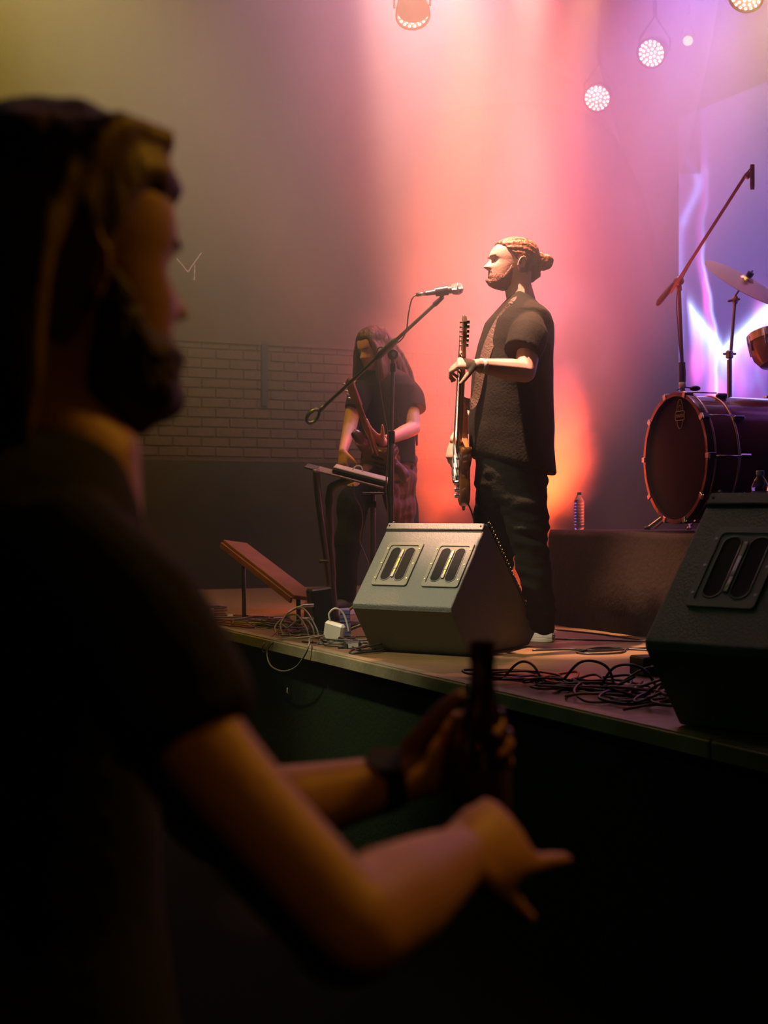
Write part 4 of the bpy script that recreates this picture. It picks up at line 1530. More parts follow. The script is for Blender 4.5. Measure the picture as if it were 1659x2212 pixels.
for i in range(5):
    mb = MB(); mb.tube([X2(-.034, .63 + i * .026, .012), X2(-.05, .63 + i * .026, .012)], .003, 6); mb.ell(X2(-.055, .63 + i * .026, .012), (.009, .007, .006), None, 8, 6)
    mb.build('tuning_peg', M_chrome, hd, True)
for y in (.09, .14, .19):
    mb = MB(); mb.box(X2(0, y, .026), (.08, .018, .010), bm_.to_3x3(), bev=.003)
    mb.build('pickup', M_plastic, bg)

# ---- lectern-like stand with the tilted device on it
sy = 7.35
SP = lambda x, y, dy=0.0: at(x, y, sy + dy)
kz = SP(0, 1314).z
ks = thing('device_stand', Vector((SP(718, 1300).x, sy, STAGE_Z)), 'curved dark stand with a tilted tray, left of the boom microphone stand', 'stand')
mb = MB()
bp0 = Vector((SP(724, 1300).x, sy, STAGE_Z + .02))
cv = curve([bp0, SP(716, 1240), SP(712, 1150), SP(712, 1085), SP(716, 1055), SP(742, 1040), SP(775, 1030)], 6)
mb.tube(cv, [.026, .024, .022, .021, .020, .020] * 6 + [.018], 10, up=(0, -1, 0), rb=.03)
mb.build('post', mat('olive_metal', (.10, .085, .045), .5, .3), ks, True)
mb = MB(); mb.tube([bp0 + Vector((0, 0, -.02)), bp0 + Vector((0, 0, -.004)), bp0 + Vector((0, 0, .01))], [.15, .15, .03], 20)
mb.build('base', M_plastic, ks, True, angle=40)
mb = MB(); mb.tube(curve([SP(683, 1014, -.12), SP(686, 1060, -.10), SP(697, 1150, -.06), SP(708, 1230, -.02), SP(714, 1300, 0)], 5), .018, 8, up=(0, -1, 0), rb=.03)
mb.build('brace', M_gunmetal, ks, True)
mb = MB(); mb.box(SP(700, 1213, -.05), (.05, .03, .018), bev=.004)
mb.build('latch', M_gunmetal, ks)
a, b = SP(683, 1012), SP(830, 1050)
dd = (b - a).normalized(); up_ = Vector((0, -1, .06)); 
rotk = Matrix((dd, Vector((0, 1, 0)).cross(dd).cross(dd) * 0 + Vector((-dd.z, 0, dd.x)).cross(dd) * -1, Vector((-dd.z, 0, dd.x)))).transposed()
yy = Vector((0, 1, 0)); zz = Vector((-dd.z, 0, dd.x)); zz = (zz + Vector((0, -.10, 0))).normalized(); yy = zz.cross(dd).normalized(); zz = dd.cross(yy)
rotk = Matrix((dd, yy, zz)).transposed()
mb = MB(); mb.box(a.lerp(b, .5), ((b - a).length, .27, .012), rotk, bev=.004)
tr = mb.build('tray', mat('tray_metal', (.34, .29, .25), .4, .4), ks)
mb = MB(); mb.box(a.lerp(b, -.06) , (.07, .20, .016), rotk, bev=.006)
mb.build('tray_end', M_gunmetal, ks)
dv = thing('laptop', a.lerp(b, .68) + zz * .007, 'slim white-edged laptop lying tilted on the curved dark stand', 'laptop')
c = a.lerp(b, .64) + zz * .020
mb = MB(); mb.box(c, (.29, .235, .024), rotk, bev=.005)
mb.build('case', M_plastic, dv)
mb = MB(); mb.box(c + zz * .0165, (.286, .23, .009), rotk, bev=.003)
mb.build('lid', mat('white_lid', (.85, .80, .76), .35), dv)
cb = MB(); cb.tube(curve([c + zz * .02 - dd * .05, c + zz * .045 - dd * .035, c + zz * .048 - dd * .01, c + zz * .024 + dd * .005], 6), .0035, 6)
tag(cb.build('short_cable', M_wire, None, True), 'short pale cable arching over the laptop on the curved stand', 'cable')
cb = MB(); cb.tube(curve([SP(762, 1046, -.02), SP(768, 1075), SP(780, 1100), SP(783, 1130), SP(777, 1165), SP(785, 1190), SP(795, 1215), SP(798, 1250), SP(790, 1316)], 6), .0032, 6)
tag(cb.build('hanging_cable', mat('tan_cable', (.32, .20, .13), .5), None, True), 'thin tan cable hanging down from the laptop stand', 'cable')

# second, plain stand between the device stand and the boom stand
s2 = thing('stand', Vector((SP(806, 1300, .3).x, sy + .3, STAGE_Z)), 'slim dark pole stand behind the laptop, beside the boom microphone stand', 'stand')
q0 = s2.location.copy()
mb = MB(); mb.cyl(q0 + Vector((0, 0, .02)), Vector((q0.x, q0.y, SP(0, 1062, .3).z)), .016, n=12); mb.build('pole', M_gunmetal, s2, True, angle=40)
mb = MB(); mb.box(Vector((q0.x, q0.y - .01, SP(0, 1090, .3).z)), (.045, .05, .035), bev=.006); mb.build('bracket', M_plastic, s2)
mb = MB(); mb.box(Vector((q0.x, q0.y - .01, SP(0, 1066, .3).z)), (.12, .10, .012), bev=.004); mb.build('top_plate', M_plastic, s2)
for a_ in (80, 200, 320):
    d = Vector((math.cos(math.radians(a_)), math.sin(math.radians(a_)), 0))
    mb = MB(); mb.tube([q0 + Vector((0, 0, .16)), q0 + d * .22 + Vector((0, 0, .009))], .008, 8, round_=True); mb.build('leg', M_gunmetal, s2, True)

# ---- things on the deck at the left
def deckpt(px, py):
    Y = (CAM_Z - STAGE_Z) * FPX / (py - 1106)
    return Vector(((px - 829.5) * Y / FPX, Y, STAGE_Z))

# tilted board leaning down to the deck
M_redboard = mat('red_brown_board', (0.20, 0.060, 0.030), 0.5, bump=.3, bscale=30, var=.25, vscale=8)
pa, pb = at(500, 1172, 7.9), at(655, 1292, 7.2)
ln_ = (pb - pa).normalized()
wv = Vector((.55, .83, 0.0)); wv = (wv - ln_ * wv.dot(ln_)).normalized()
nv = ln_.cross(wv).normalized(); nv = nv if nv.z > 0 else -nv
rb_ = Matrix((ln_, wv, nv)).transposed()
pbz = pb.z
t = thing('tilted_board', Vector((pb.x, pb.y, STAGE_Z)), 'long red-brown board sloping down to the stage floor at the left', 'board')
mb = MB(); mb.box(pa.lerp(pb, .5) + wv * .02, ((pb - pa).length, .15, .022), rb_, bev=.003)
mb.build('board', M_redboard, t)
mb = MB(); mb.box(pa.lerp(pb, .5) - nv * .020 - wv * .062, ((pb - pa).length * .99, .012, .03), rb_, bev=.002)
mb.build('side_rail', M_redboard, t)
for q in (.12, .88):
    p = pa.lerp(pb, q) + wv * .03
    mb = MB(); mb.cyl(Vector((p.x, p.y, STAGE_Z)), p - nv * .012, .012, n=10)
    mb.build('leg', M_gunmetal, t, True)
mb = MB(); pq = pb + wv * .02; mb.box(Vector((pq.x + .01, pq.y, (pq.z + STAGE_Z) / 2 - .01)), (.04, .14, pq.z - STAGE_Z - .02), bev=.004)
mb.build('foot_block', M_redboard, t)

def boxthing(name, c, size, rz, m, label, cat, group=None, tilt=None, bev=.006):
    mb = MB()
    rot = Matrix.Rotation(rz, 3, 'Z')
    if tilt:
        rot = rot @ Matrix.Rotation(tilt[0], 3, tilt[1])
    mb.box(c, size, rot, bev=bev)
    o = mb.build(name, m, None)
    tag(o, label, cat, group)
    return o, rot

p0 = deckpt(694, 1372)
p0 = at(694, 1345, 6.75); p0.z = STAGE_Z
t = thing('direct_box', p0, 'upright black box with two silver plugs in its side, behind the white power adapter', 'box')
mb = MB(); rot = Matrix.Rotation(.35, 3, 'Z') @ Matrix.Rotation(-.12, 3, 'Y'); mb.box(p0 + Vector((0, 0, .118)), (.105, .09, .225), rot, bev=.008); mb.build('case', M_plastic, t)
for py in (1308, 1337):
    q = at(672, py, 6.68)
    mb = MB(); mb.cyl(q + Vector((-.040, -.005, -.002)), q + Vector((.012, .004, .0)), .0085, .0105, 14); mb.build('plug', M_chrome, t, True, angle=40)
    cbt = MB()
    cbt.tube(curve([q + Vector((-.038, -.005, -.002)), q + Vector((-.075, -.01, -.012)), q + Vector((-.11, -.03, -.04)), deckpt(632 - (py - 1308), 1350) + Vector((0, 0, .012)), deckpt(610 - (py - 1308), 1352) + Vector((0, 0, .008)), deckpt(560, 1342) + Vector((0, 0, .008))], 6), .0042, 6)
    tag(cbt.build('plug_cable', M_wire if py < 1320 else M_cable2, None, True), ('pale thin cable' if py < 1320 else 'grey cable') + ' plugged into the ' + ('upper' if py < 1320 else 'lower') + ' socket of the upright black box', 'cable')
for i in range(2):
    c = at(745, 1345, 6.70); c.z = STAGE_Z + .036 + i * .0655
    tt = thing('blue_carton', Vector((c.x, c.y, c.z - .032)), ('upper' if i else 'lower') + ' of two small blue boxes stacked beside the grey wedge', 'box')
    mb = MB(); mb.box(c, (.046 if i else .05, .06, .062), Matrix.Rotation(.2 - .1 * i, 3, 'Z'), bev=.003)
    mb.build('carton', mat('blue_card', (.16, .17, .42), .6) if i == 0 else bpy.data.materials['blue_card'], tt)
    for j in range(2):
        mb = MB(); mb.box(c + Vector((0, -.0305, -.012 + j * .022)), (.047 if i else .051, .002, .002), Matrix.Rotation(.2 - .1 * i, 3, 'Z'))
        mb.build('edge_line', M_plastic, tt)
# white power adapter on edge with its looping cord
ac = at(722, 1366, 6.42)
t = thing('power_adapter', ac - Vector((0, 0, .05)), 'white square power adapter standing among the cables by the stage edge', 'adapter')
rot = Matrix.Rotation(-.45, 3, 'Z') @ Matrix.Rotation(.22, 3, 'Y') @ Matrix.Rotation(.15, 3, 'X')
mb = MB(); mb.box(ac, (.098, .034, .094), rot, bev=.010); mb.build('case', mat('white_plastic', (.80, .74, .60), .35), t)
cbt = MB(); tp = ac + rot @ Vector((-.028, 0, .045))
cbt.tube(curve([tp, tp + Vector((-.004, 0, .035)), tp + Vector((.022, 0, .058)), tp + Vector((.055, .01, .04)), tp + Vector((.075, .015, -.005)), tp + Vector((.085, .02, -.05))], 6), .0045, 8)
cbt.build('cord', M_wire, t, True)
ac2 = at(760, 1396, 6.15)
t = thing('power_adapter', ac2 - Vector((0, 0, .02)), 'glossy black power adapter lying on its side at the stage edge below the white one', 'adapter')
mb = MB(); rot = Matrix.Rotation(.3, 3, 'Z') @ Matrix.Rotation(-.1, 3, 'Y'); mb.box(ac2, (.075, .05, .048), rot, bev=.009); mb.build('case', mat('gloss_black', (.03, .03, .03), .12), t)
mb = MB(); mb.box(ac2 + rot @ Vector((.0, -.0255, .006)), (.045, .001, .018), rot); mb.build('sticker', M_label, t)
mb = MB(); mb.cyl(ac2 + rot @ Vector((-.037, 0, 0)), ac2 + rot @ Vector((-.062, 0, 0)), .009, .006, 10); mb.build('plug', M_plastic, t)

# cable heaps
rnd = random.Random(21)
def heap(n, cx, cy, sx, sy_, r0, hgt, m, seed, loops=2.2, step=.004):
    """one winding cable in deck coordinates: u along the edge, v into the stage"""
    rr_ = random.Random(seed)
    pts = []
    ph = rr_.uniform(0, 6.28)
    a1, a2 = rr_.uniform(.6, 1.5), rr_.uniform(.8, 1.9)
    ox, oy = cx + rr_.uniform(-.5, .5) * sx, cy + rr_.uniform(-.35, .35) * sy_
    for i in range(n):
        a = i / (n - 1)
        u = ox + sx * (.55 * math.sin(ph + a * 6.28 * loops * .5) + .35 * (a - .5) * (1 if seed % 2 else -1))
        v = oy + sy_ * (.5 * math.cos(ph * 1.3 + a * 6.28 * loops * a1) * .8 + .2 * math.sin(a * 9 * a2))
        v = max(v, VE + .035)
        z = STAGE_Z + r0 + hgt * abs(math.sin(a * 9 + seed)) * rr_.uniform(.3, 1)
        pts.append(W(u, v, z))
    mb = MB(); mb.tube(curve(pts, 6), r0, 6)
    return mb.build('cable', m, None, True)
M_cab_red = mat('red_brown_cable', (.16, .05, .03), .45)
mats = [M_cable, M_cable2, M_cable, M_cab_red, M_cable]
# left heap: about u of px 450..790 on the edge
for i in range(15):
    uu = (6.1, 5.7, 6.5, 6.9, 5.9)[i % 5] + rnd.uniform(-.25, .25)
    o = heap(16, uu, VE + .15 + .10 * (i % 3), .42, .26, .0035 + .0012 * (i % 2), .012 + .035 * (i % 4 == 0), mats[i % 5], 100 + i)
    tag(o, {M_cable.name: 'black', M_cable2.name: 'grey', M_cab_red.name: 'red-brown'}[o.data.materials[0].name] + ' tangled cable in the heap on the stage edge left of the grey wedge', 'cable', 'cables heaped left of the grey wedge')
for i in range(9):
    uu = 7.3 + i * .24
    o = heap(14, uu, VE + .22 + .08 * (i % 3), .40, .34, .0035, .010, mats[(i + 1) % 5], 300 + i)
    tag(o, {M_cable.name: 'black', M_cable2.name: 'grey', M_cab_red.name: 'red-brown'}[o.data.materials[0].name] + ' thin cable lying on the far left end of the stage edge', 'cable', 'cables along the far left stage edge')
for i in range(14):
    uu = 3.55 + (i % 5) * .16 + rnd.uniform(-.08, .08)
    o = heap(16, uu, VE + .19 + .07 * (i % 3), .34, .24, .0046, .012 + (.085 if i % 5 == 0 else .02), M_cable if i % 3 else M_cab_red, 500 + i)
    tag(o, ('black' if i % 3 else 'red-brown') + ' cable in the heap on the stage edge right of the grey wedge', 'cable', 'cables heaped between the two wedges')

# loops that hang over the stage edge
def edgept(px, out=.0, dz=0.0):
    k = (px - 829.5) / FPX
    v = VE - .02 - out
    t_ = v / (SI + CO * k)
    return Vector((k * t_, t_, STAGE_Z + dz))
def onedge(px, py, out=.05):
    k = (px - 829.5) / FPX
    v = VE - out
    t_ = v / (SI + CO * k)
    return Vector((k * t_, t_, CAM_Z - (py - 1106) * t_ / FPX))
mb = MB()
mb.tube(curve([onedge(700, 1373, -.14), onedge(670, 1379, -.03), onedge(668, 1390, .035), onedge(660, 1412, .05), onedge(640, 1440, .05), onedge(612, 1450, .05), onedge(585, 1438, .05), onedge(577, 1410, .04), onedge(588, 1389, .03), onedge(615, 1380, -.01), onedge(650, 1378, -.06), onedge(690, 1372, -.16)], 7), .0040, 7)
tag(mb.build('hanging_cable', mat('glossy_grey_cable', (.20, .19, .13), .25), None, True), 'grey cable loop hanging over the stage edge left of the white adapter', 'cable')
mb = MB()
mb.tube(curve([onedge(610, 1352, -.16), onedge(590, 1372, -.04), onedge(570, 1390, .03), onedge(567, 1404, .035), onedge(573, 1408, .03), onedge(590, 1385, .02), onedge(650, 1372, -.06)], 7), .0032, 7)
tag(mb.build('hanging_cable', M_cab_red, None, True), 'short reddish cable bend poking over the stage edge', 'cable')
# standing loops over the left heap
for k_, (ax_, bx_, h_) in enumerate(((600, 668, 40), (612, 690, 52), (628, 680, 30))):
    mb = MB()
    p, q = onedge(ax_, 1374, -.10), onedge(bx_, 1378, -.16)
    mb.tube(curve([p, at(ax_ - 6, 1374 - h_ * .5, p.y + .05), at(ax_ + 14, 1374 - h_, p.y + .1), at((ax_ + bx_) / 2 + 6, 1368 - h_, q.y + .1), q.lerp(p, .1) + Vector((0, 0, .05)), q], 7), .0042, 7)
    tag(mb.build('looped_cable', M_cable2, None, True), ('middle', 'tallest', 'smallest')[k_] + ' grey cable arc rising from the heap beside the upright black box', 'cable')
# arcs over the right heap
arcs = (((1083, 1470), (1120, 1432), (1150, 1436), (1176, 1468)), ((1205, 1466), (1255, 1430), (1310, 1440), (1330, 1470)), ((1290, 1475), (1330, 1440), (1390, 1446), (1430, 1480)))
names_ = ('low black cable arc beside the dark bottle neck, right of the grey wedge', 'tall black cable arc over the middle of the heap between the wedges', 'flat black cable arc nearest the far wedge in the heap')
for pts_, nm in zip(arcs, names_):
    Yb = 4.95 - (pts_[0][0] - 1083) * .0016
    mb = MB()
    P_ = [at(x, y, Yb - .04 * i) for i, (x, y) in enumerate(pts_)]
    P_[0].z = STAGE_Z + .006; P_[-1].z = STAGE_Z + .006
    mb.tube(curve(P_, 8), .0048, 8)
    tag(mb.build('looped_cable', M_cable, None, True), nm, 'cable')
# long cables lying on the bare deck
for k_, (pts_, lab) in enumerate((
        (((1150, 1407), (1230, 1405), (1300, 1408), (1400, 1402), (1500, 1399)), 'thin black cable running straight across the bare stage floor from the grey wedge'),
        (((1246, 1412), (1290, 1402), (1345, 1403), (1340, 1412), (1270, 1415), (1250, 1409), (1330, 1404), (1420, 1408)), 'black cable lying in a flat coil on the bare stage floor'),
        (((1190, 1382), (1260, 1384), (1330, 1386), (1400, 1388)), 'thin black cable along the foot of the drum riser'),
        (((1200, 1362), (1280, 1370), (1340, 1378), (1400, 1386)), 'thick black cable against the riser cloth'),
        (((1085, 1470), (1130, 1474), (1190, 1480), (1260, 1490), (1340, 1500)), 'black cable stretched along the stage edge under the heap'))):
    mb = MB(); mb.tube(curve([deckpt(x, y) + Vector((0, 0, .005)) for x, y in pts_], 8), .0045, 6)
    tag(mb.build('floor_cable', M_cable, None, True), lab, 'cable')
o, _ = boxthing('stage_box', deckpt(1412, 1462) + Vector((0, .06, .035)), (.12, .10, .07), .4, M_plastic, 'small black box on the stage floor beside the near wedge', 'box')
# small odds and ends on the far left edge
for k_, (px, py, sz, m_, lab) in enumerate(((458, 1334, (.02, .02, .05), mat('brass', (.6, .45, .15), .4, .7), 'tiny brass-coloured upright piece at the far left stage edge'),
                                         (497, 1334, (.03, .02, .014), M_label, 'pale plug end lying at the far left of the cables'),
                                         (557, 1344, (.035, .018, .012), M_label, 'small pale connector in the cables, middle of the far left edge'),
                                         (605, 1341, (.10, .06, .02), M_plastic, 'flat black effects pedal among the cables'))):
    boxthing('connector' if k_ in (1, 2) else ('brass_piece' if k_ == 0 else 'effects_pedal'), deckpt(px, py) + Vector((0, 0, sz[2] / 2 + .002)), sz, .4, m_, lab, 'connector' if k_ < 3 else 'pedal', bev=.003)

# ---- water bottles on the riser
M_pet = mat('clear_bottle_plastic', (.95, .97, 1), .05, trans=1.0, ior=1.4)
M_water = mat('water', (.9, .95, 1), .02, trans=1.0, ior=1.33)
def water_bottle(base, h, label):
    t = thing('water_bottle', base, label, 'bottle')
    s = h / .225
    r = .032 * s
    prof = [(r * .3, .004), (r * .8, .0), (r, .008 * s)]
    z = .012 * s
    while z < .150 * s:
        prof += [(r, z), (r, z + .010 * s), (r * .93, z + .013 * s), (r * .93, z + .015 * s)]
        z += .018 * s
    prof += [(r, .158 * s), (r * .96, .170 * s), (r * .72, .190 * s), (r * .42, .203 * s), (r * .36, .212 * s), (r * .36, .216 * s)]
    mt = Matrix.Translation(base)
    mb = MB(); mb.lathe(prof, mt, 24)
    mb.build('bottle_shell', M_pet, t, True)
    mb = MB(); mb.lathe([(r * .40, .208 * s), (r * .46, .209 * s), (r * .46, .224 * s), (r * .40, .226 * s)], mt, 18)
    mb.build('cap', mat('bottle_cap', (.25, .3, .55), .4) if 'bottle_cap' not in bpy.data.materials else bpy.data.materials['bottle_cap'], t, True, angle=40)
    return t
kb = (1251 - 829.5) / FPX
tb = (rv + .10) / (SI + CO * kb)
water_bottle(Vector((kb * tb, tb, RZ + .012)), .195, 'clear plastic water bottle on the riser corner behind the singing guitarist')
kb = (1642 - 829.5) / FPX
tb = (rv + .12) / (SI + CO * kb)
water_bottle(Vector((kb * tb, tb, RZ + .012)), .27, 'clear plastic water bottle on the riser under the bass drum shell')


# ---------------------------------------------------------------- drum kit
M_shell = mat('dark_red_lacquer', (0.13, 0.028, 0.016), 0.22, coat=.8, var=.35, vscale=5)
M_head = mat('black_drum_head', (0.004, 0.004, 0.004), 0.8, spec=.15)
M_hoop = mat('dark_hoop', (0.045, 0.020, 0.014), 0.25, coat=.6)
M_logo = mat('pale_print', (0.34, 0.32, 0.17), 0.6)
M_cymbal = mat('bronze_cymbal', (0.62, 0.40, 0.16), 0.30, 0.95, bump=.3, bscale=60)
DY = 6.98
dax = Vector((.955, .295, 0)).normalized()
dc = at(1462, 992, DY)
dr = .305
dcz = RZ + .045 + dr + .018
dc.z = dcz
dk = thing('bass_drum', Vector((dc.x, dc.y, RZ)) + dax * .25, 'large dark red bass drum with black front head standing on the riser', 'drum')
dm_ = frame(dc, (0, 0, 1), dax)       # local Z along the axis, local X up
Rz = lambda a, r, z: dm_ @ Vector((r * math.cos(a), r * math.sin(a), z))
mb = MB(); mb.lathe([(dr * .985, .03), (dr * .985, .03), (dr, .032), (dr, .62), (dr * .98, .62)], dm_, 64)
mb.build('shell', M_shell, dk, True, angle=40)
mb = MB(); mb.lathe([(.004, .004), (dr * .6, .003), (dr * .98, .006), (dr * .985, .02), (.004, .02)], dm_, 64)
hd = mb.build('drum_head', M_head, dk, True, angle=30)
for z0 in (-.014, .60):
    mb = MB()
    rs = [[Rz(2 * math.pi * k / 64, r, z) for k in range(64)] for r, z in ((dr * .99, z0), (dr * 1.055, z0), (dr * 1.06, z0 + .004), (dr * 1.06, z0 + .040), (dr * 1.055, z0 + .044), (dr * .99, z0 + .044))]
    mb.rings(rs, cap=False, close=True)
    hp_ = mb.build('hoop', M_hoop, dk, True, angle=40)
    mb = MB()
    rs = [[Rz(2 * math.pi * k / 64, r, z) for k in range(64)] for r, z in ((dr * 1.063, z0 + .034), (dr * 1.068, z0 + .036), (dr * 1.068, z0 + .043), (dr * 1.063, z0 + .045))]
    mb.rings(rs, cap=False, close=True)
    mb.build('hoop_trim', mat('copper_trim', (.62, .40, .28), .3, .8) if 'copper_trim' not in bpy.data.materials else bpy.data.materials['copper_trim'], hp_, True)
# thin bright second ring round the shell, the bearing edge
mb = MB()
rs = [[Rz(2 * math.pi * k / 64, r, z) for k in range(64)] for r, z in ((dr * 1.0, .155), (dr * 1.018, .156), (dr * 1.018, .166), (dr * 1.0, .167))]
mb.rings(rs, cap=False, close=True)
mb.build('shell_ring', bpy.data.materials['copper_trim'], dk, True)
for i in range(10):
    a = 2 * math.pi * (i + .5) / 10
    cl = MB()
    rot = Matrix((Rz(a, 1, 0) - dc, Rz(a + math.pi / 2, 1, 0) - dc, dax)).transposed()
    cl.box(Rz(a, dr * 1.075, .008), (.012, .030, .040), rot, bev=.003)
    cl.box(Rz(a, dr * 1.045, -.016), (.030, .026, .006), rot, bev=.002)
    c_ = cl.build('claw', M_chrome, dk)
    ro = MB(); ro.cyl(Rz(a, dr * 1.085, .02), Rz(a, dr * 1.085, .16), .0035, n=8)
    ro.build('tension_rod', M_chrome, c_, True)
    lg = MB(); lg.box(Rz(a, dr * 1.04, .19), (.026, .022, .062), rot, bev=.007)
    lg.build('lug', M_chrome, dk)
# spurs with rubber feet
for s, L_ in ((-1, .40), (1, .40)):
    a = math.radians(180 - s * 52)
    p0_ = Rz(a, dr * 1.02, .20)
    side = (Vector((-dax.y, dax.x, 0)) * (1 if (p0_ - dc).dot(Vector((-dax.y, dax.x, 0))) > 0 else -1))
    foot = Vector((p0_.x, p0_.y, RZ + .018)) + side * .12 - dax * .17
    mb = MB(); mb.box(p0_, (.05, .05, .06), None, bev=.01)
    mb.build('spur_bracket', M_chrome, dk)
    mb = MB(); mb.tube([p0_ + (p0_ - foot).normalized() * .03, p0_.lerp(foot, .45), p0_.lerp(foot, .46), foot], [.011, .011, .0085, .0085], 12)
    sp_ = mb.build('spur', M_chrome, dk, True, angle=40)
    mb = MB(); mb.cyl(foot + Vector((0, 0, .012)), foot - Vector((0, 0, .006)), .014, .016, 12)
    mb.build('rubber_foot', M_plastic, sp_, True)
# badge and lettering printed on the head
def flat_text(body_, size, mtx, m, parent, name='lettering', ext=.0004):
    cu = bpy.data.curves.new('t', 'FONT')
    cu.body = body_; cu.size = size; cu.align_x = 'CENTER'; cu.align_y = 'CENTER'; cu.extrude = ext; cu.resolution_u = 3
    o = bpy.data.objects.new('t', cu); COL.objects.link(o)
    bpy.context.view_layer.update()
    dg = bpy.context.evaluated_depsgraph_get()
    me = bpy.data.meshes.new_from_object(o.evaluated_get(dg))
    bpy.data.objects.remove(o)
    q = MB(); q.add([mtx @ v.co for v in me.vertices], [tuple(p.vertices) for p in me.polygons])
    return q.build(name, m, parent)
tx = Matrix(((-dax.y * -1 * -1, 0, -dax.x, 0), (-dax.x, 0, -dax.y, 0), (0, 1, 0, 0), (0, 0, 0, 1)))
xr = Vector((0, 0, 1)).cross(-dax).normalized()     # to the right when one looks at the head
bc = dc + Vector((0, 0, .205)) + xr * .035 - dax * .0015
tmx = Matrix(((xr.x, 0, -dax.x, bc.x), (xr.y, 0, -dax.y, bc.y), (0, 1, 0, bc.z), (0, 0, 0, 1)))
bt = lambda pts, r=.0022: MB().tube([tmx @ Vector((x, y, .001)) for x, y in pts], r, 5)
oval = [(.036 * math.cos(a), .0 + .0 + .052 * math.sin(a)) for a in [math.pi * i / 14 for i in range(15)]]
b_ = bt([(x * .8, y * 1.1 + .022) for x, y in oval]); b_.build('badge_arch', M_logo, hd)
b_ = bt([(x * .75, -y * .75 - .024) for x, y in oval]); b_.build('badge_foot', M_logo, hd)
rr2 = rrect(.088, .044, .010)
b_ = bt(rr2 + [rr2[0]]); b_.build('badge_frame', M_logo, hd)
b_ = bt([(-.012, .022), (-.012, .045), (0, .052), (.012, .045), (.012, .022)]); b_.build('badge_core', M_logo, hd)
flat_text('MAPEX', .024, tmx @ Matrix.Translation((0, -.001, .001)), M_logo, hd)

# rack tom cut by the picture's right edge
tc_ = at(1672, 745, 7.25)
tom = thing('rack_tom', tc_ - Vector((0, 0, .1)), 'brown lacquered rack tom above the bass drum', 'drum')
tmx2 = frame(tc_, (1, 0, 0), Vector((-.10, .25, 1)))
mb = MB(); mb.lathe([(.03, -.115), (.085, -.105), (.112, -.07), (.122, -.02), (.124, .06), (.12, .06)], tmx2, 40)
mb.build('shell', mat('honey_lacquer', (.34, .16, .05), .2, coat=.8), tom, True, angle=40)
mb = MB(); mb.lathe([(.126, .018), (.130, .020), (.130, .060), (.126, .064), (.118, .060)], tmx2, 40)
mb.build('rim', M_chrome, tom, True, angle=40)
for i in range(8):
    a = i * math.pi / 4 + .2
    mb = MB(); mb.cyl(tmx2 @ Vector((.132 * math.cos(a), .132 * math.sin(a), .05)), tmx2 @ Vector((.126 * math.cos(a), .126 * math.sin(a), -.03)), .005, n=8)
    mb.build('lug', M_chrome, tom, True)
mb = MB(); mb.lathe([(.118, .052), (.002, .053)], tmx2, 40); mb.build('drum_head', M_label, tom)
th_ = MB(); th_.tube([tc_ + Vector((.05, .02, -.10)), tc_ + Vector((.06, .03, -.28)), dc + dax * .50 + Vector((0, 0, dr + .003))], .012, 10)
th_.build('tom_arm', M_chrome, tom, True)

# cymbal on its stand
cyY = 7.36
cc1, cc2 = at(1503, 556, cyY), at(1700, 660, cyY)
ctr = at(1612, 606, cyY + .05)
ct = thing('cymbal', ctr, 'bronze crash cymbal tilted above the bass drum', 'cymbal')
rad = .235
xdir = (cc2 - cc1).normalized()
nz_ = Vector((.45, -.42, .78)); nz_ = (nz_ - xdir * nz_.dot(xdir)).normalized()
cm_ = frame(ctr, xdir, nz_)
mb = MB(); mb.lathe([(.012, .024), (.030, .020), (.042, .006), (.10, .0), (.18, -.008), (rad, -.018), (rad, -.0195), (.18, -.0095), (.10, -.0015), (.042, .0045), (.030, .0185), (.012, .0225)], cm_, 56)
mb.build('plate', M_cymbal, ct, True, angle=40)
mb = MB(); mb.lathe([(.016, .026), (.018, .03), (.018, .048), (.006, .052)], cm_, 16); mb.build('felt', M_plastic, ct, True, angle=40)
cs = thing('cymbal_stand', Vector((at(1592, 860, cyY).x, cyY, RZ)), 'chrome cymbal stand rising behind the bass drum', 'stand')
q0 = Vector((at(1592, 860, cyY).x, cyY + .16, RZ + .01))
topc = at(1588, 648, cyY + .16)
M_dchrome = mat('dull_chrome', (.36, .34, .32), .3, .9)
mb = MB(); mb.cyl(q0 + Vector((0, 0, .05)), Vector((q0.x, q0.y, at(0, 770, cyY).z)), .0135, n=14); mb.build('lower_tube', M_dchrome, cs, True, angle=40)
mb = MB(); mb.cyl(Vector((q0.x, q0.y, at(0, 790, cyY).z)), topc, .009, n=12); mb.build('upper_tube', M_dchrome, cs, True, angle=40)
mb = MB(); mb.lathe([(.014, -.025), (.020, -.02), (.020, .012), (.012, .02)], Matrix.Translation(Vector((q0.x, q0.y, at(0, 757, cyY).z))), 16)
mb.tube([Vector((q0.x - .03, q0.y, at(0, 757, cyY).z)), Vector((q0.x + .03, q0.y, at(0, 757, cyY).z))], .006, 8, round_=True)
mb.build('clamp', M_dchrome, cs, True, angle=40)
mb = MB(); mb.ell(topc, (.018, .018, .026), None, 14, 10); mb.tube([topc + Vector((-.035, 0, -.005)), topc + Vector((.02, 0, .004))], .007, 8, round_=True)
mb.build('tilter', M_dchrome, cs, True)
mb = MB(); mb.cyl(topc + Vector((0, 0, .02)), ctr + nz_ * .06, .0055, n=10); mb.build('tilter_rod', M_dchrome, cs, True)
for a in (60, 180, 300):
    d = Vector((math.cos(math.radians(a)), math.sin(math.radians(a)), 0))
    mb = MB(); mb.tube([q0 + Vector((0, 0, .22)), q0 + d * .22 + Vector((0, 0, .006))], .008, 8, round_=True); mb.build('leg', M_dchrome, cs, True)

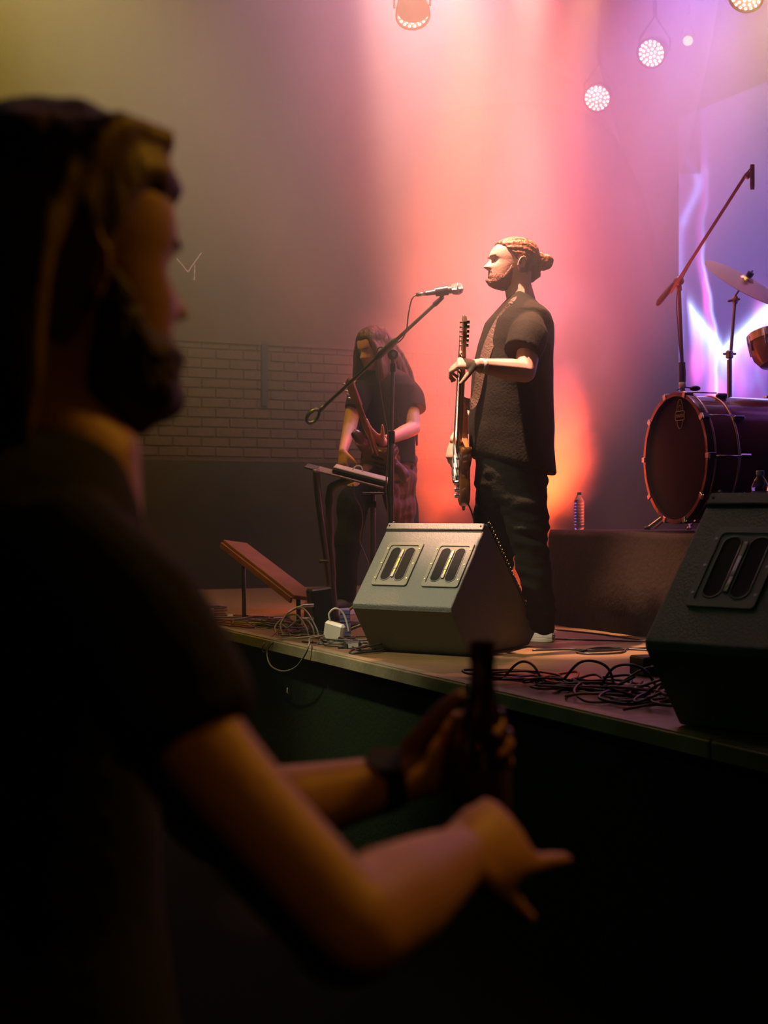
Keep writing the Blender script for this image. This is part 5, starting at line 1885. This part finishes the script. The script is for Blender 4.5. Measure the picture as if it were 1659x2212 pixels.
# overhead microphone boom stand on the riser
OY = 7.62
OP = lambda x, y, dy=0.0: at(x, y, OY + dy)
os_ = thing('microphone_stand', Vector((OP(1474, 860).x, OY, RZ)), 'grey boom stand holding a microphone high over the drums', 'stand')
M_dgrey = mat('dark_grey_metal', (.10, .09, .085), .4, .6)
b0 = Vector((OP(1477, 900).x, OY, RZ + .01))
mb = MB(); mb.cyl(b0 + Vector((0, 0, .05)), OP(1474, 800), .0145, n=14); mb.build('lower_tube', M_dgrey, os_, True, angle=40)
mb = MB(); mb.cyl(OP(1474, 810), OP(1467, 625), .0105, n=12); mb.build('upper_tube', M_dgrey, os_, True, angle=40)
mb = MB(); mb.cyl(OP(1474, 830), OP(1473, 783), .0185, n=16); c_ = mb.build('clutch', M_plastic, os_, True, angle=40)
mb = MB(); mb.cyl(OP(1474, 836), OP(1474, 826), .0195, n=16); mb.build('sticker', M_label, os_, True)
mb = MB(); mb.cyl(OP(1467, 628), OP(1467, 610), .016, .012, 14); mb.ell(OP(1466, 607), (.030, .024, .026), None, 16, 10); mb.build('pivot', M_dgrey, os_, True)
o1, o2 = OP(1448, 632, .02), OP(1612, 376, -.5)
mb = MB(); mb.cyl(o1, o2, .0085, n=12); bm2 = mb.build('boom', M_dgrey, os_, True, angle=40)
od = (o2 - o1).normalized()
mb = MB(); mb.tube([OP(1419, 660, .03), OP(1424, 652, .03), OP(1448, 622, .02), OP(1456, 611, .02)], [.008, .0165, .0165, .010], 14); mb.build('counterweight', M_plastic, os_, True, angle=40)
mb = MB(); mb.cyl(OP(1620, 372, -.5), OP(1612, 384, -.5), .014, n=12); mb.build('boom_tip', M_dgrey, os_, True, angle=40)
for a in (30, 150, 270):
    d = Vector((math.cos(math.radians(a)), math.sin(math.radians(a)), 0))
    mb = MB(); mb.tube([b0 + Vector((0, 0, .14)), b0 + d * .16 + Vector((0, 0, .006))], .007, 8, round_=True); mb.build('leg', M_dgrey, os_, True)
cb = MB(); cb.tube(curve([OP(1624, 360, -.52), OP(1600, 392, -.5), OP(1540, 490, -.3), OP(1480, 590, -.06), OP(1462, 640, -.03), OP(1464, 700, -.025), OP(1470, 770, -.03), OP(1480, 800, -.03), OP(1476, 880, -.06)], 7), .003, 6)
tag(cb.build('microphone_cable', M_cable, None, True), 'black cable running down the boom stand over the drums', 'cable')
ovm = thing('microphone', OP(1625, 408, -.52), 'small dark microphone pointing down at the tip of the boom over the drums', 'microphone')
mb = MB(); mb.cyl(OP(1625, 356, -.52), OP(1625, 404, -.52), .0115, n=14); mb.build('handle', M_plastic, ovm, True, angle=40)
mb = MB(); mb.cyl(OP(1625, 402, -.52), OP(1625, 410, -.52), .0118, .010, 14); mb.build('grille', M_gunmetal, ovm, True, angle=40)
# small microphone at the bass drum's lower rim
km = thing('microphone', at(1528, 880, 6.9), 'tiny clip microphone on the top rim of the bass drum', 'microphone')
mb = MB(); p_ = dc + Vector((0, 0, dr * 1.09 + .012)) + dax * .10
mb.ell(p_, (.028, .018, .014), None, 12, 8); mb.build('capsule', M_plastic, km, True)
mb = MB(); mb.tube([p_, p_ - dax * .06 + Vector((0, 0, .004)), p_ - dax * .10 - Vector((0, 0, .01))], .003, 6); mb.build('clip', M_gunmetal, km, True)

# ---------------------------------------------------------------- lamps under the ceiling
M_ledred = mat('lit_diode', (1, .6, .5), .3, emis=(1.0, .62, .52), estr=9.0)
M_ledpink = mat('lit_lens', (1, .4, .35), .3, emis=(1.0, .42, .36), estr=.75)
M_leda = mat('lit_amber_lens', (1, .7, .2), .3, emis=(1.0, .62, .16), estr=3.0)
for m_ in (M_ledred, M_ledpink, M_leda):
    m_.cycles.emission_sampling = 'NONE'


def pipe(name, v, u0, u1, z, label):
    t = thing(name, W((u0 + u1) / 2, v, z), label, 'truss')
    for k_, (dv, dz) in enumerate(((-.09, 0), (.09, 0), (0, .15))):
        mb = MB(); mb.cyl(W(u0, v + dv, z + dz), W(u1, v + dv, z + dz), .024, n=12)
        mb.build('chord', M_gunmetal, t, True)
    br = MB()
    n = int((u1 - u0) / .4)
    for i in range(n):
        a, b = u0 + i * .4, u0 + i * .4 + .4
        br.cyl(W(a, v - .09, z), W((a + b) / 2, v, z + .15), .009, n=6)
        br.cyl(W((a + b) / 2, v, z + .15), W(b, v + .09, z), .009, n=6)
        br.cyl(W(a, v - .09, z), W(b, v + .09, z), .009, n=6)
    o = br.build('lattice', M_gunmetal, t, True)
    o['kind'] = 'stuff'
    for u in (u0 + .6, (u0 + u1) / 2, u1 - .6):
        mb = MB(); mb.cyl(W(u, v, z + .15), W(u, v, CEIL), .006, n=8); mb.build('hanger', M_gunmetal, t)
    return t


pipe('lighting_truss', 5.15, 5.0, 8.8, 5.20, 'lighting truss under the ceiling near the back wall')
pipe('lighting_truss', 3.55, 5.0, 8.2, 5.20, 'lighting truss under the ceiling across the middle of the stage')


def par_can(px, py, Y, aim, r, label, trussz, cover=None, lens=None, n_led=24):
    c = at(px, py, Y)
    d = Vector(aim).normalized()
    t = thing('stage_lamp', c, label, 'lamp', None)
    m = frame(c, (1, 0, .1), d)
    mb = MB(); mb.lathe([(r * .55, -.16), (r * .9, -.13), (r * 1.12, -.02), (r * 1.14, .01), (r * 1.05, .012), (r * 1.02, -.006), (.002, -.006)], m, 28)
    mb.build('housing', M_head, t, True, angle=40)
    mb = MB(); mb.lathe([(r, -.004), (r, .0), (.002, .001)], m, 28)
    le = mb.build('lens', lens or M_ledpink, t, True)
    k = 0
    if n_led:
        for ring, cnt in ((0, 1), (.32, 6), (.62, 11), (.88, 16)):
            for i in range(cnt):
                a = 2 * math.pi * i / cnt + ring
                p = Vector((r * ring * math.cos(a), r * ring * math.sin(a), .003))
                q = MB(); q.ell(m @ p, (.0085, .0085, .004), m.to_3x3(), 8, 5)
                q.build('diode', M_ledred, le, True)
    if cover:
        # barn flap that hides part of the lens
        off, ang = cover
        mc = m @ Matrix.Rotation(ang, 4, 'Z')
        vy = (m.to_3x3().inverted() @ Vector((0, 0, 1))); vy.z = 0; vy.normalize(); vx = Vector((vy.y, -vy.x, 0))
        q = MB(); q.prism([tuple((vx * (r * 1.05 * math.cos(a)) + vy * (r * (.42 + .95 * math.sin(a)))).to_2d()) for a in [i * math.pi / 14 for i in range(28)]], m @ Matrix.Translation((0, 0, .008)), .004)
        q.build('flap', M_head, t)
    # yoke and clamp up to the truss
    sd = m.to_3x3() @ Vector((1, 0, 0))
    y0 = c - d * .07
    top = Vector((y0.x, y0.y, y0.z + r + .13))
    mb = MB(); mb.tube([y0 + sd * (r * 1.15), y0 + sd * (r * 1.2) + Vector((0, 0, r * .9)), top, y0 - sd * (r * 1.2) + Vector((0, 0, r * .9)), y0 - sd * (r * 1.15)], .007, 6)
    mb.build('yoke', M_black, t)
    mb = MB(); mb.cyl(top, Vector((top.x, top.y, max(trussz, top.z + .02))), .012, n=8); mb.build('clamp', M_black, t)
    return t


par_can(1407, 115, 8.60, (-.45, -.75, -.48), .080, 'lit pink LED lamp hanging right of the middle, nearest the small amber light', 5.18)
par_can(1290, 212, 9.55, (-.30, -.80, -.50), .085, 'lowest lit pink LED lamp, hanging above and right of the singing guitarist', 5.18)
par_can(892, 32, 8.05, (.05, -.55, -.83), .088, 'lit pink LED lamp seen as a thin crescent at the top middle', 5.18, cover=(-.15, 0.0))
par_can(1612, -8, 7.75, (-.35, -.55, -.75), .085, 'lit red LED lamp cut by the top edge at the far right', 5.18)
par_can(1486, 88, 9.0, (-.2, -.9, -.35), .030, 'small amber spotlight beyond the pink LED lamps', 5.18, lens=M_leda, n_led=0)


# ---------------------------------------------------------------- the listener close to the camera, beer bottle in hand
FY = 1.20
fp_f = Vector((.84, .54, 0)).normalized()
fp_r = fp_f.cross(Vector((0, 0, 1)))          # his right, towards the camera
fp_l = -fp_r
fp = thing('person', Vector((-.29, FY, 0)), 'bearded listener in a dark shirt, seen from behind, holding a bottle close to the camera', 'person')
FP = lambda x, y, Y=FY: at(x, y, Y)
fm = body_frame(FP(150, 570), Vector((.78, .62, 0)) + Vector((0, 0, -.05)), scale=1.03)
body = MB()
body.merge(head_mesh(), fm)
add_ear(body, fm, 1)
add_ear(body, fm, -1)
body.tube([fm @ Vector((-.03, 0, -.03)), fm @ Vector((-.035, 0, -.12)), FP(140, 990, 1.19), FP(110, 1060, 1.19)], [.058, .060, .068, .10], 18, up=fp_f, rb=[.060, .060, .064, .08])
F0 = Vector((-.335, FY - .01, 0))
Z = lambda z, dx=0.0, dl=0.0: F0 + Vector((0, 0, z)) + fp_f * dx + fp_l * dl
torso_rings(body, [(Z(1.47), .05, .08, 0), (Z(1.435), .07, .13, 0), (Z(1.38, .0), .09, .15, 0), (Z(1.20, .01), .11, .155, 0), (Z(1.05), .10, .145, 0), (Z(.92), .11, .155, 0), (Z(.84), .08, .12, 0)], fp_f, fp_l, 24)
limb(body, [Z(.90, 0, .09), Z(.48, .02, .11), Z(.09, -.02, .12)], [.075, .052, .036])
limb(body, [Z(.90, 0, -.09), Z(.48, .03, -.11), Z(.09, 0, -.12)], [.075, .052, .036])
# right arm, elbow bent towards the camera, open hand
fshR = at(170, 1215, 1.04)
felR, fwrR = at(748, 2010, .935), at(985, 1855, 1.165)
fmid = at(425, 1635, .985)
limb(body, [fshR, fmid, felR], [.050, .041, .037])
limb(body, [felR, felR.lerp(fwrR, .35), felR.lerp(fwrR, .75), fwrR], [.038, .041, .033, .026])
hand(body, fwrR, Vector((.62, .76, .06)), Vector((.5, -.5, .6)), [(6, 10, 8), (30, 40, 25), (36, 44, 28), (30, 30, 20)], (30, 25, 15), side=1, length=.175)
# left arm, round the bottle
fshL = Vector((-.42, 1.31, 1.405))
btl = Vector(((1042 - 829.5) * 1.5 / FPX, 1.5, 1.05))
hd_, hn_ = Vector((.80, .46, .36)).normalized(), Vector((-.5, .80, .1)).normalized()
fwrL = Vector((btl.x, btl.y, 1.160)) - hd_ * .075 + hn_ * .045
felL = at(470, 1780, 1.38)
limb(body, [fshL, felL], [.052, .040])
limb(body, [felL, felL.lerp(fwrL, .35), fwrL], [.040, .043, .027])
hand(body, fwrL, hd_, hn_, [(48, 62, 40), (50, 64, 42), (52, 64, 42), (54, 62, 40)], (62, 40, 25), side=1, length=.19)
fuse(body, 'body', M_skin2, fp, .0062, 3)

# hair: full, swept back and over, longer at the neck
def fmask(p, th):
    line = .056 if p.x > .03 else .056 - .135 * ss(.03, -.03, p.x)
    return ss(line - .006, line + .008, p.z) * (1 - ss(.074, .084, p.x) * (1 - ss(.06, .08, p.z)))
hr = MB()
cap = head_mesh(.014, fmask, 72, 60, inner=-.010, bump=False)
hr.merge(cap, fm)
rnd = random.Random(5)
for i in range(44):
    a = rnd.uniform(-2.6, 2.6)
    x0 = .075 * math.cos(a * .5) * 1.0
    p0 = fm @ Vector((x0 * .9, .055 * math.sin(a), .098 + .01 * rnd.random()))
    p1 = fm @ Vector((x0 - .06, .083 * math.sin(a), .078 + .02 * rnd.random()))
    p2 = fm @ Vector((x0 - .115, .088 * math.sin(a * .9), .01))
    p3 = fm @ Vector((-.095 + .03 * abs(math.sin(a * .8)), .074 * math.sin(a * .8), -.115 - .04 * rnd.random()))
    p2.z = min(p2.z, p1.z)
    hr.tube(curve([p0, p1, p2, p3], 6), [.007] * 6 + [.011] * 6 + [.014] * 6 + [.009], 7, round_=True)
fuse(hr, 'hair', M_hair3, fp, .006, 1, fold=lambda p, n: .004 * noise.noise(Vector((p.x * 40, p.y * 40, p.z * 14))))
def fbm(p, th):
    if p.x < -.004:
        return 0
    top = -.056 + .045 * ss(.05, .0, p.x) if p.x < .06 else -.056
    return 1 - ss(top - .005, top + .007, p.z)
fb_ = MB(); fb_.merge(head_mesh(.015, fbm, 72, 60, inner=-.012), fm)
fb_.tube([fm @ Vector((.02, 0, -.112)), fm @ Vector((.065, 0, -.120)), fm @ Vector((.095, 0, -.104))], [.040, .034, .020], 12, round_=True, up=(0, 0, 1), rb=[.018, .018, .016])
fuse(fb_, 'beard', mat('dark_brown_beard', (0.05, 0.028, 0.014), .6, bump=.8, bscale=120), fp, .006, 1, fold=lambda p, n: .003 * noise.noise(p * 70))
for s in (1, -1):
    e = MB(); e.ell(fm @ Vector((.0605, s * .031, .004)), .0112, None, 12, 8); e.build('eye', M_eye, fp, True)
    e = MB(); e.ell(fm @ Vector((.0680, s * .031, .003)), .0050, None, 10, 8); e.build('iris', M_iris, fp, True)
    e = MB(); e.ell(fm @ Vector((.0600, s * .031, .0085)), (.0125, .0130, .0095), None, 12, 8); e.build('eyelid', M_skin2, fp, True)
    e = MB(); e.tube([fm @ (head_pt(s * (.20 + i * .09), .024) + Vector((-.001, 0, 0))) for i in range(6)], [.002, .003, .0035, .003, .003, .002], 6); e.build('eyebrow', M_hair3, fp, True)

M_dark_tee = mat('dark_green_cotton', (0.010, 0.011, 0.009), .9, bump=.3, bscale=60)
sh = MB()
torso_rings(sh, [(Z(1.492, -.012), .064, .085, .02), (Z(1.478, -.01), .085, .115, .014), (Z(1.455), .10, .15, .01), (Z(1.425), .110, .18, 0), (Z(1.36, .0), .122, .19, 0), (Z(1.24, .0), .130, .175, 0), (Z(1.10, .0), .135, .17, 0), (Z(.96), .15, .200, 0), (Z(.84), .155, .205, 0)], fp_f, fp_l, 40)
mR = at(412, 1600, .985)
limb(sh, [fshR + Vector((-.03, .02, .012)), at(262, 1350, 1.01), mR], [.055, .060, .053], n=20, rnd_=False)
mL = fshL.lerp(felL, .6)
limb(sh, [fshL + Vector((.03, 0, .01)), fshL.lerp(felL, .25), mL], [.060, .070, .068], n=20, rnd_=False)
fuse(sh, 'shirt', M_dark_tee, fp, .009, 3, fold=folds(.010, 5, 3, 7.0, .003))
pt = MB()
torso_rings(pt, [(Z(.93), .135, .18, 0), (Z(.86), .14, .185, 0), (Z(.80), .12, .18, 0)], fp_f, fp_l, 24)
limb(pt, [Z(.84, 0, .085), Z(.48, .02, .11), Z(.10, -.02, .12)], [.105, .075, .065], n=18)
limb(pt, [Z(.84, 0, -.085), Z(.48, .03, -.11), Z(.10, 0, -.12)], [.105, .075, .065], n=18)
fuse(pt, 'trousers', M_pants, fp, .012, 2, fold=folds(.010, 6, 6, 4.0, .003))
STZ, STAGE_Z = STAGE_Z, 0.0
shoe(fp, Z(0, -.07, .12), (fp_f.x, fp_f.y), .28)
shoe(fp, Z(0, -.05, -.12), (fp_f.x, fp_f.y), .28)
STAGE_Z = STZ
# watch on the left wrist, rings on the hand
e = MB(); dd_ = (fwrL - felL).normalized()
wc = fwrL - dd_ * .028
e.tube([wc - dd_ * .013, wc + dd_ * .013], [.0315, .0305], 20)
w_ = e.build('watch_strap', M_plastic, fp, True)
e = MB(); un = Vector((.1, -.55, .8)).normalized()
e.cyl(wc + un * .026, wc + un * .038, .020, .018, 20)
e.build('watch_case', M_gunmetal, w_, True, angle=40)
for q in FINGERS[-4:-2]:
    a_, b_ = q[2].lerp(q[3], .30), q[2].lerp(q[3], .55)
    e = MB(); e.tube([a_, b_], .0104, 14)
    e.build('ring', bpy.data.materials['brass'], fp, True, angle=40)

# beer bottle
bb_ = thing('beer_bottle', btl, 'dark glass beer bottle held by the bearded listener', 'bottle')
M_glass = mat('dark_brown_glass', (.035, .014, .006), .06, spec=.6, coat=.5)
mb = MB()
mb.lathe([(.022, .003), (.0285, .0), (.0305, .004), (.0305, .120), (.0300, .130), (.0265, .146), (.0200, .160), (.0150, .172), (.0135, .190), (.0130, .212), (.0148, .214), (.0148, .219), (.0132, .221), (.0138, .231), (.0125, .234), (.0095, .234), (.0090, .20), (.002, .19)], Matrix.Translation(btl), 32)
mb.build('glass', M_glass, bb_, True, angle=60)
mb = MB()
rs = [[btl + Vector((r * math.cos(2 * math.pi * k / 32), r * math.sin(2 * math.pi * k / 32), z)) for k in range(32)] for r, z in ((.0306, .03), (.0309, .031), (.0309, .099), (.0306, .10))]
mb.rings(rs, cap=False)
mb.build('paper_label', mat('dark_paper', (.06, .03, .02), .6), bb_, True)
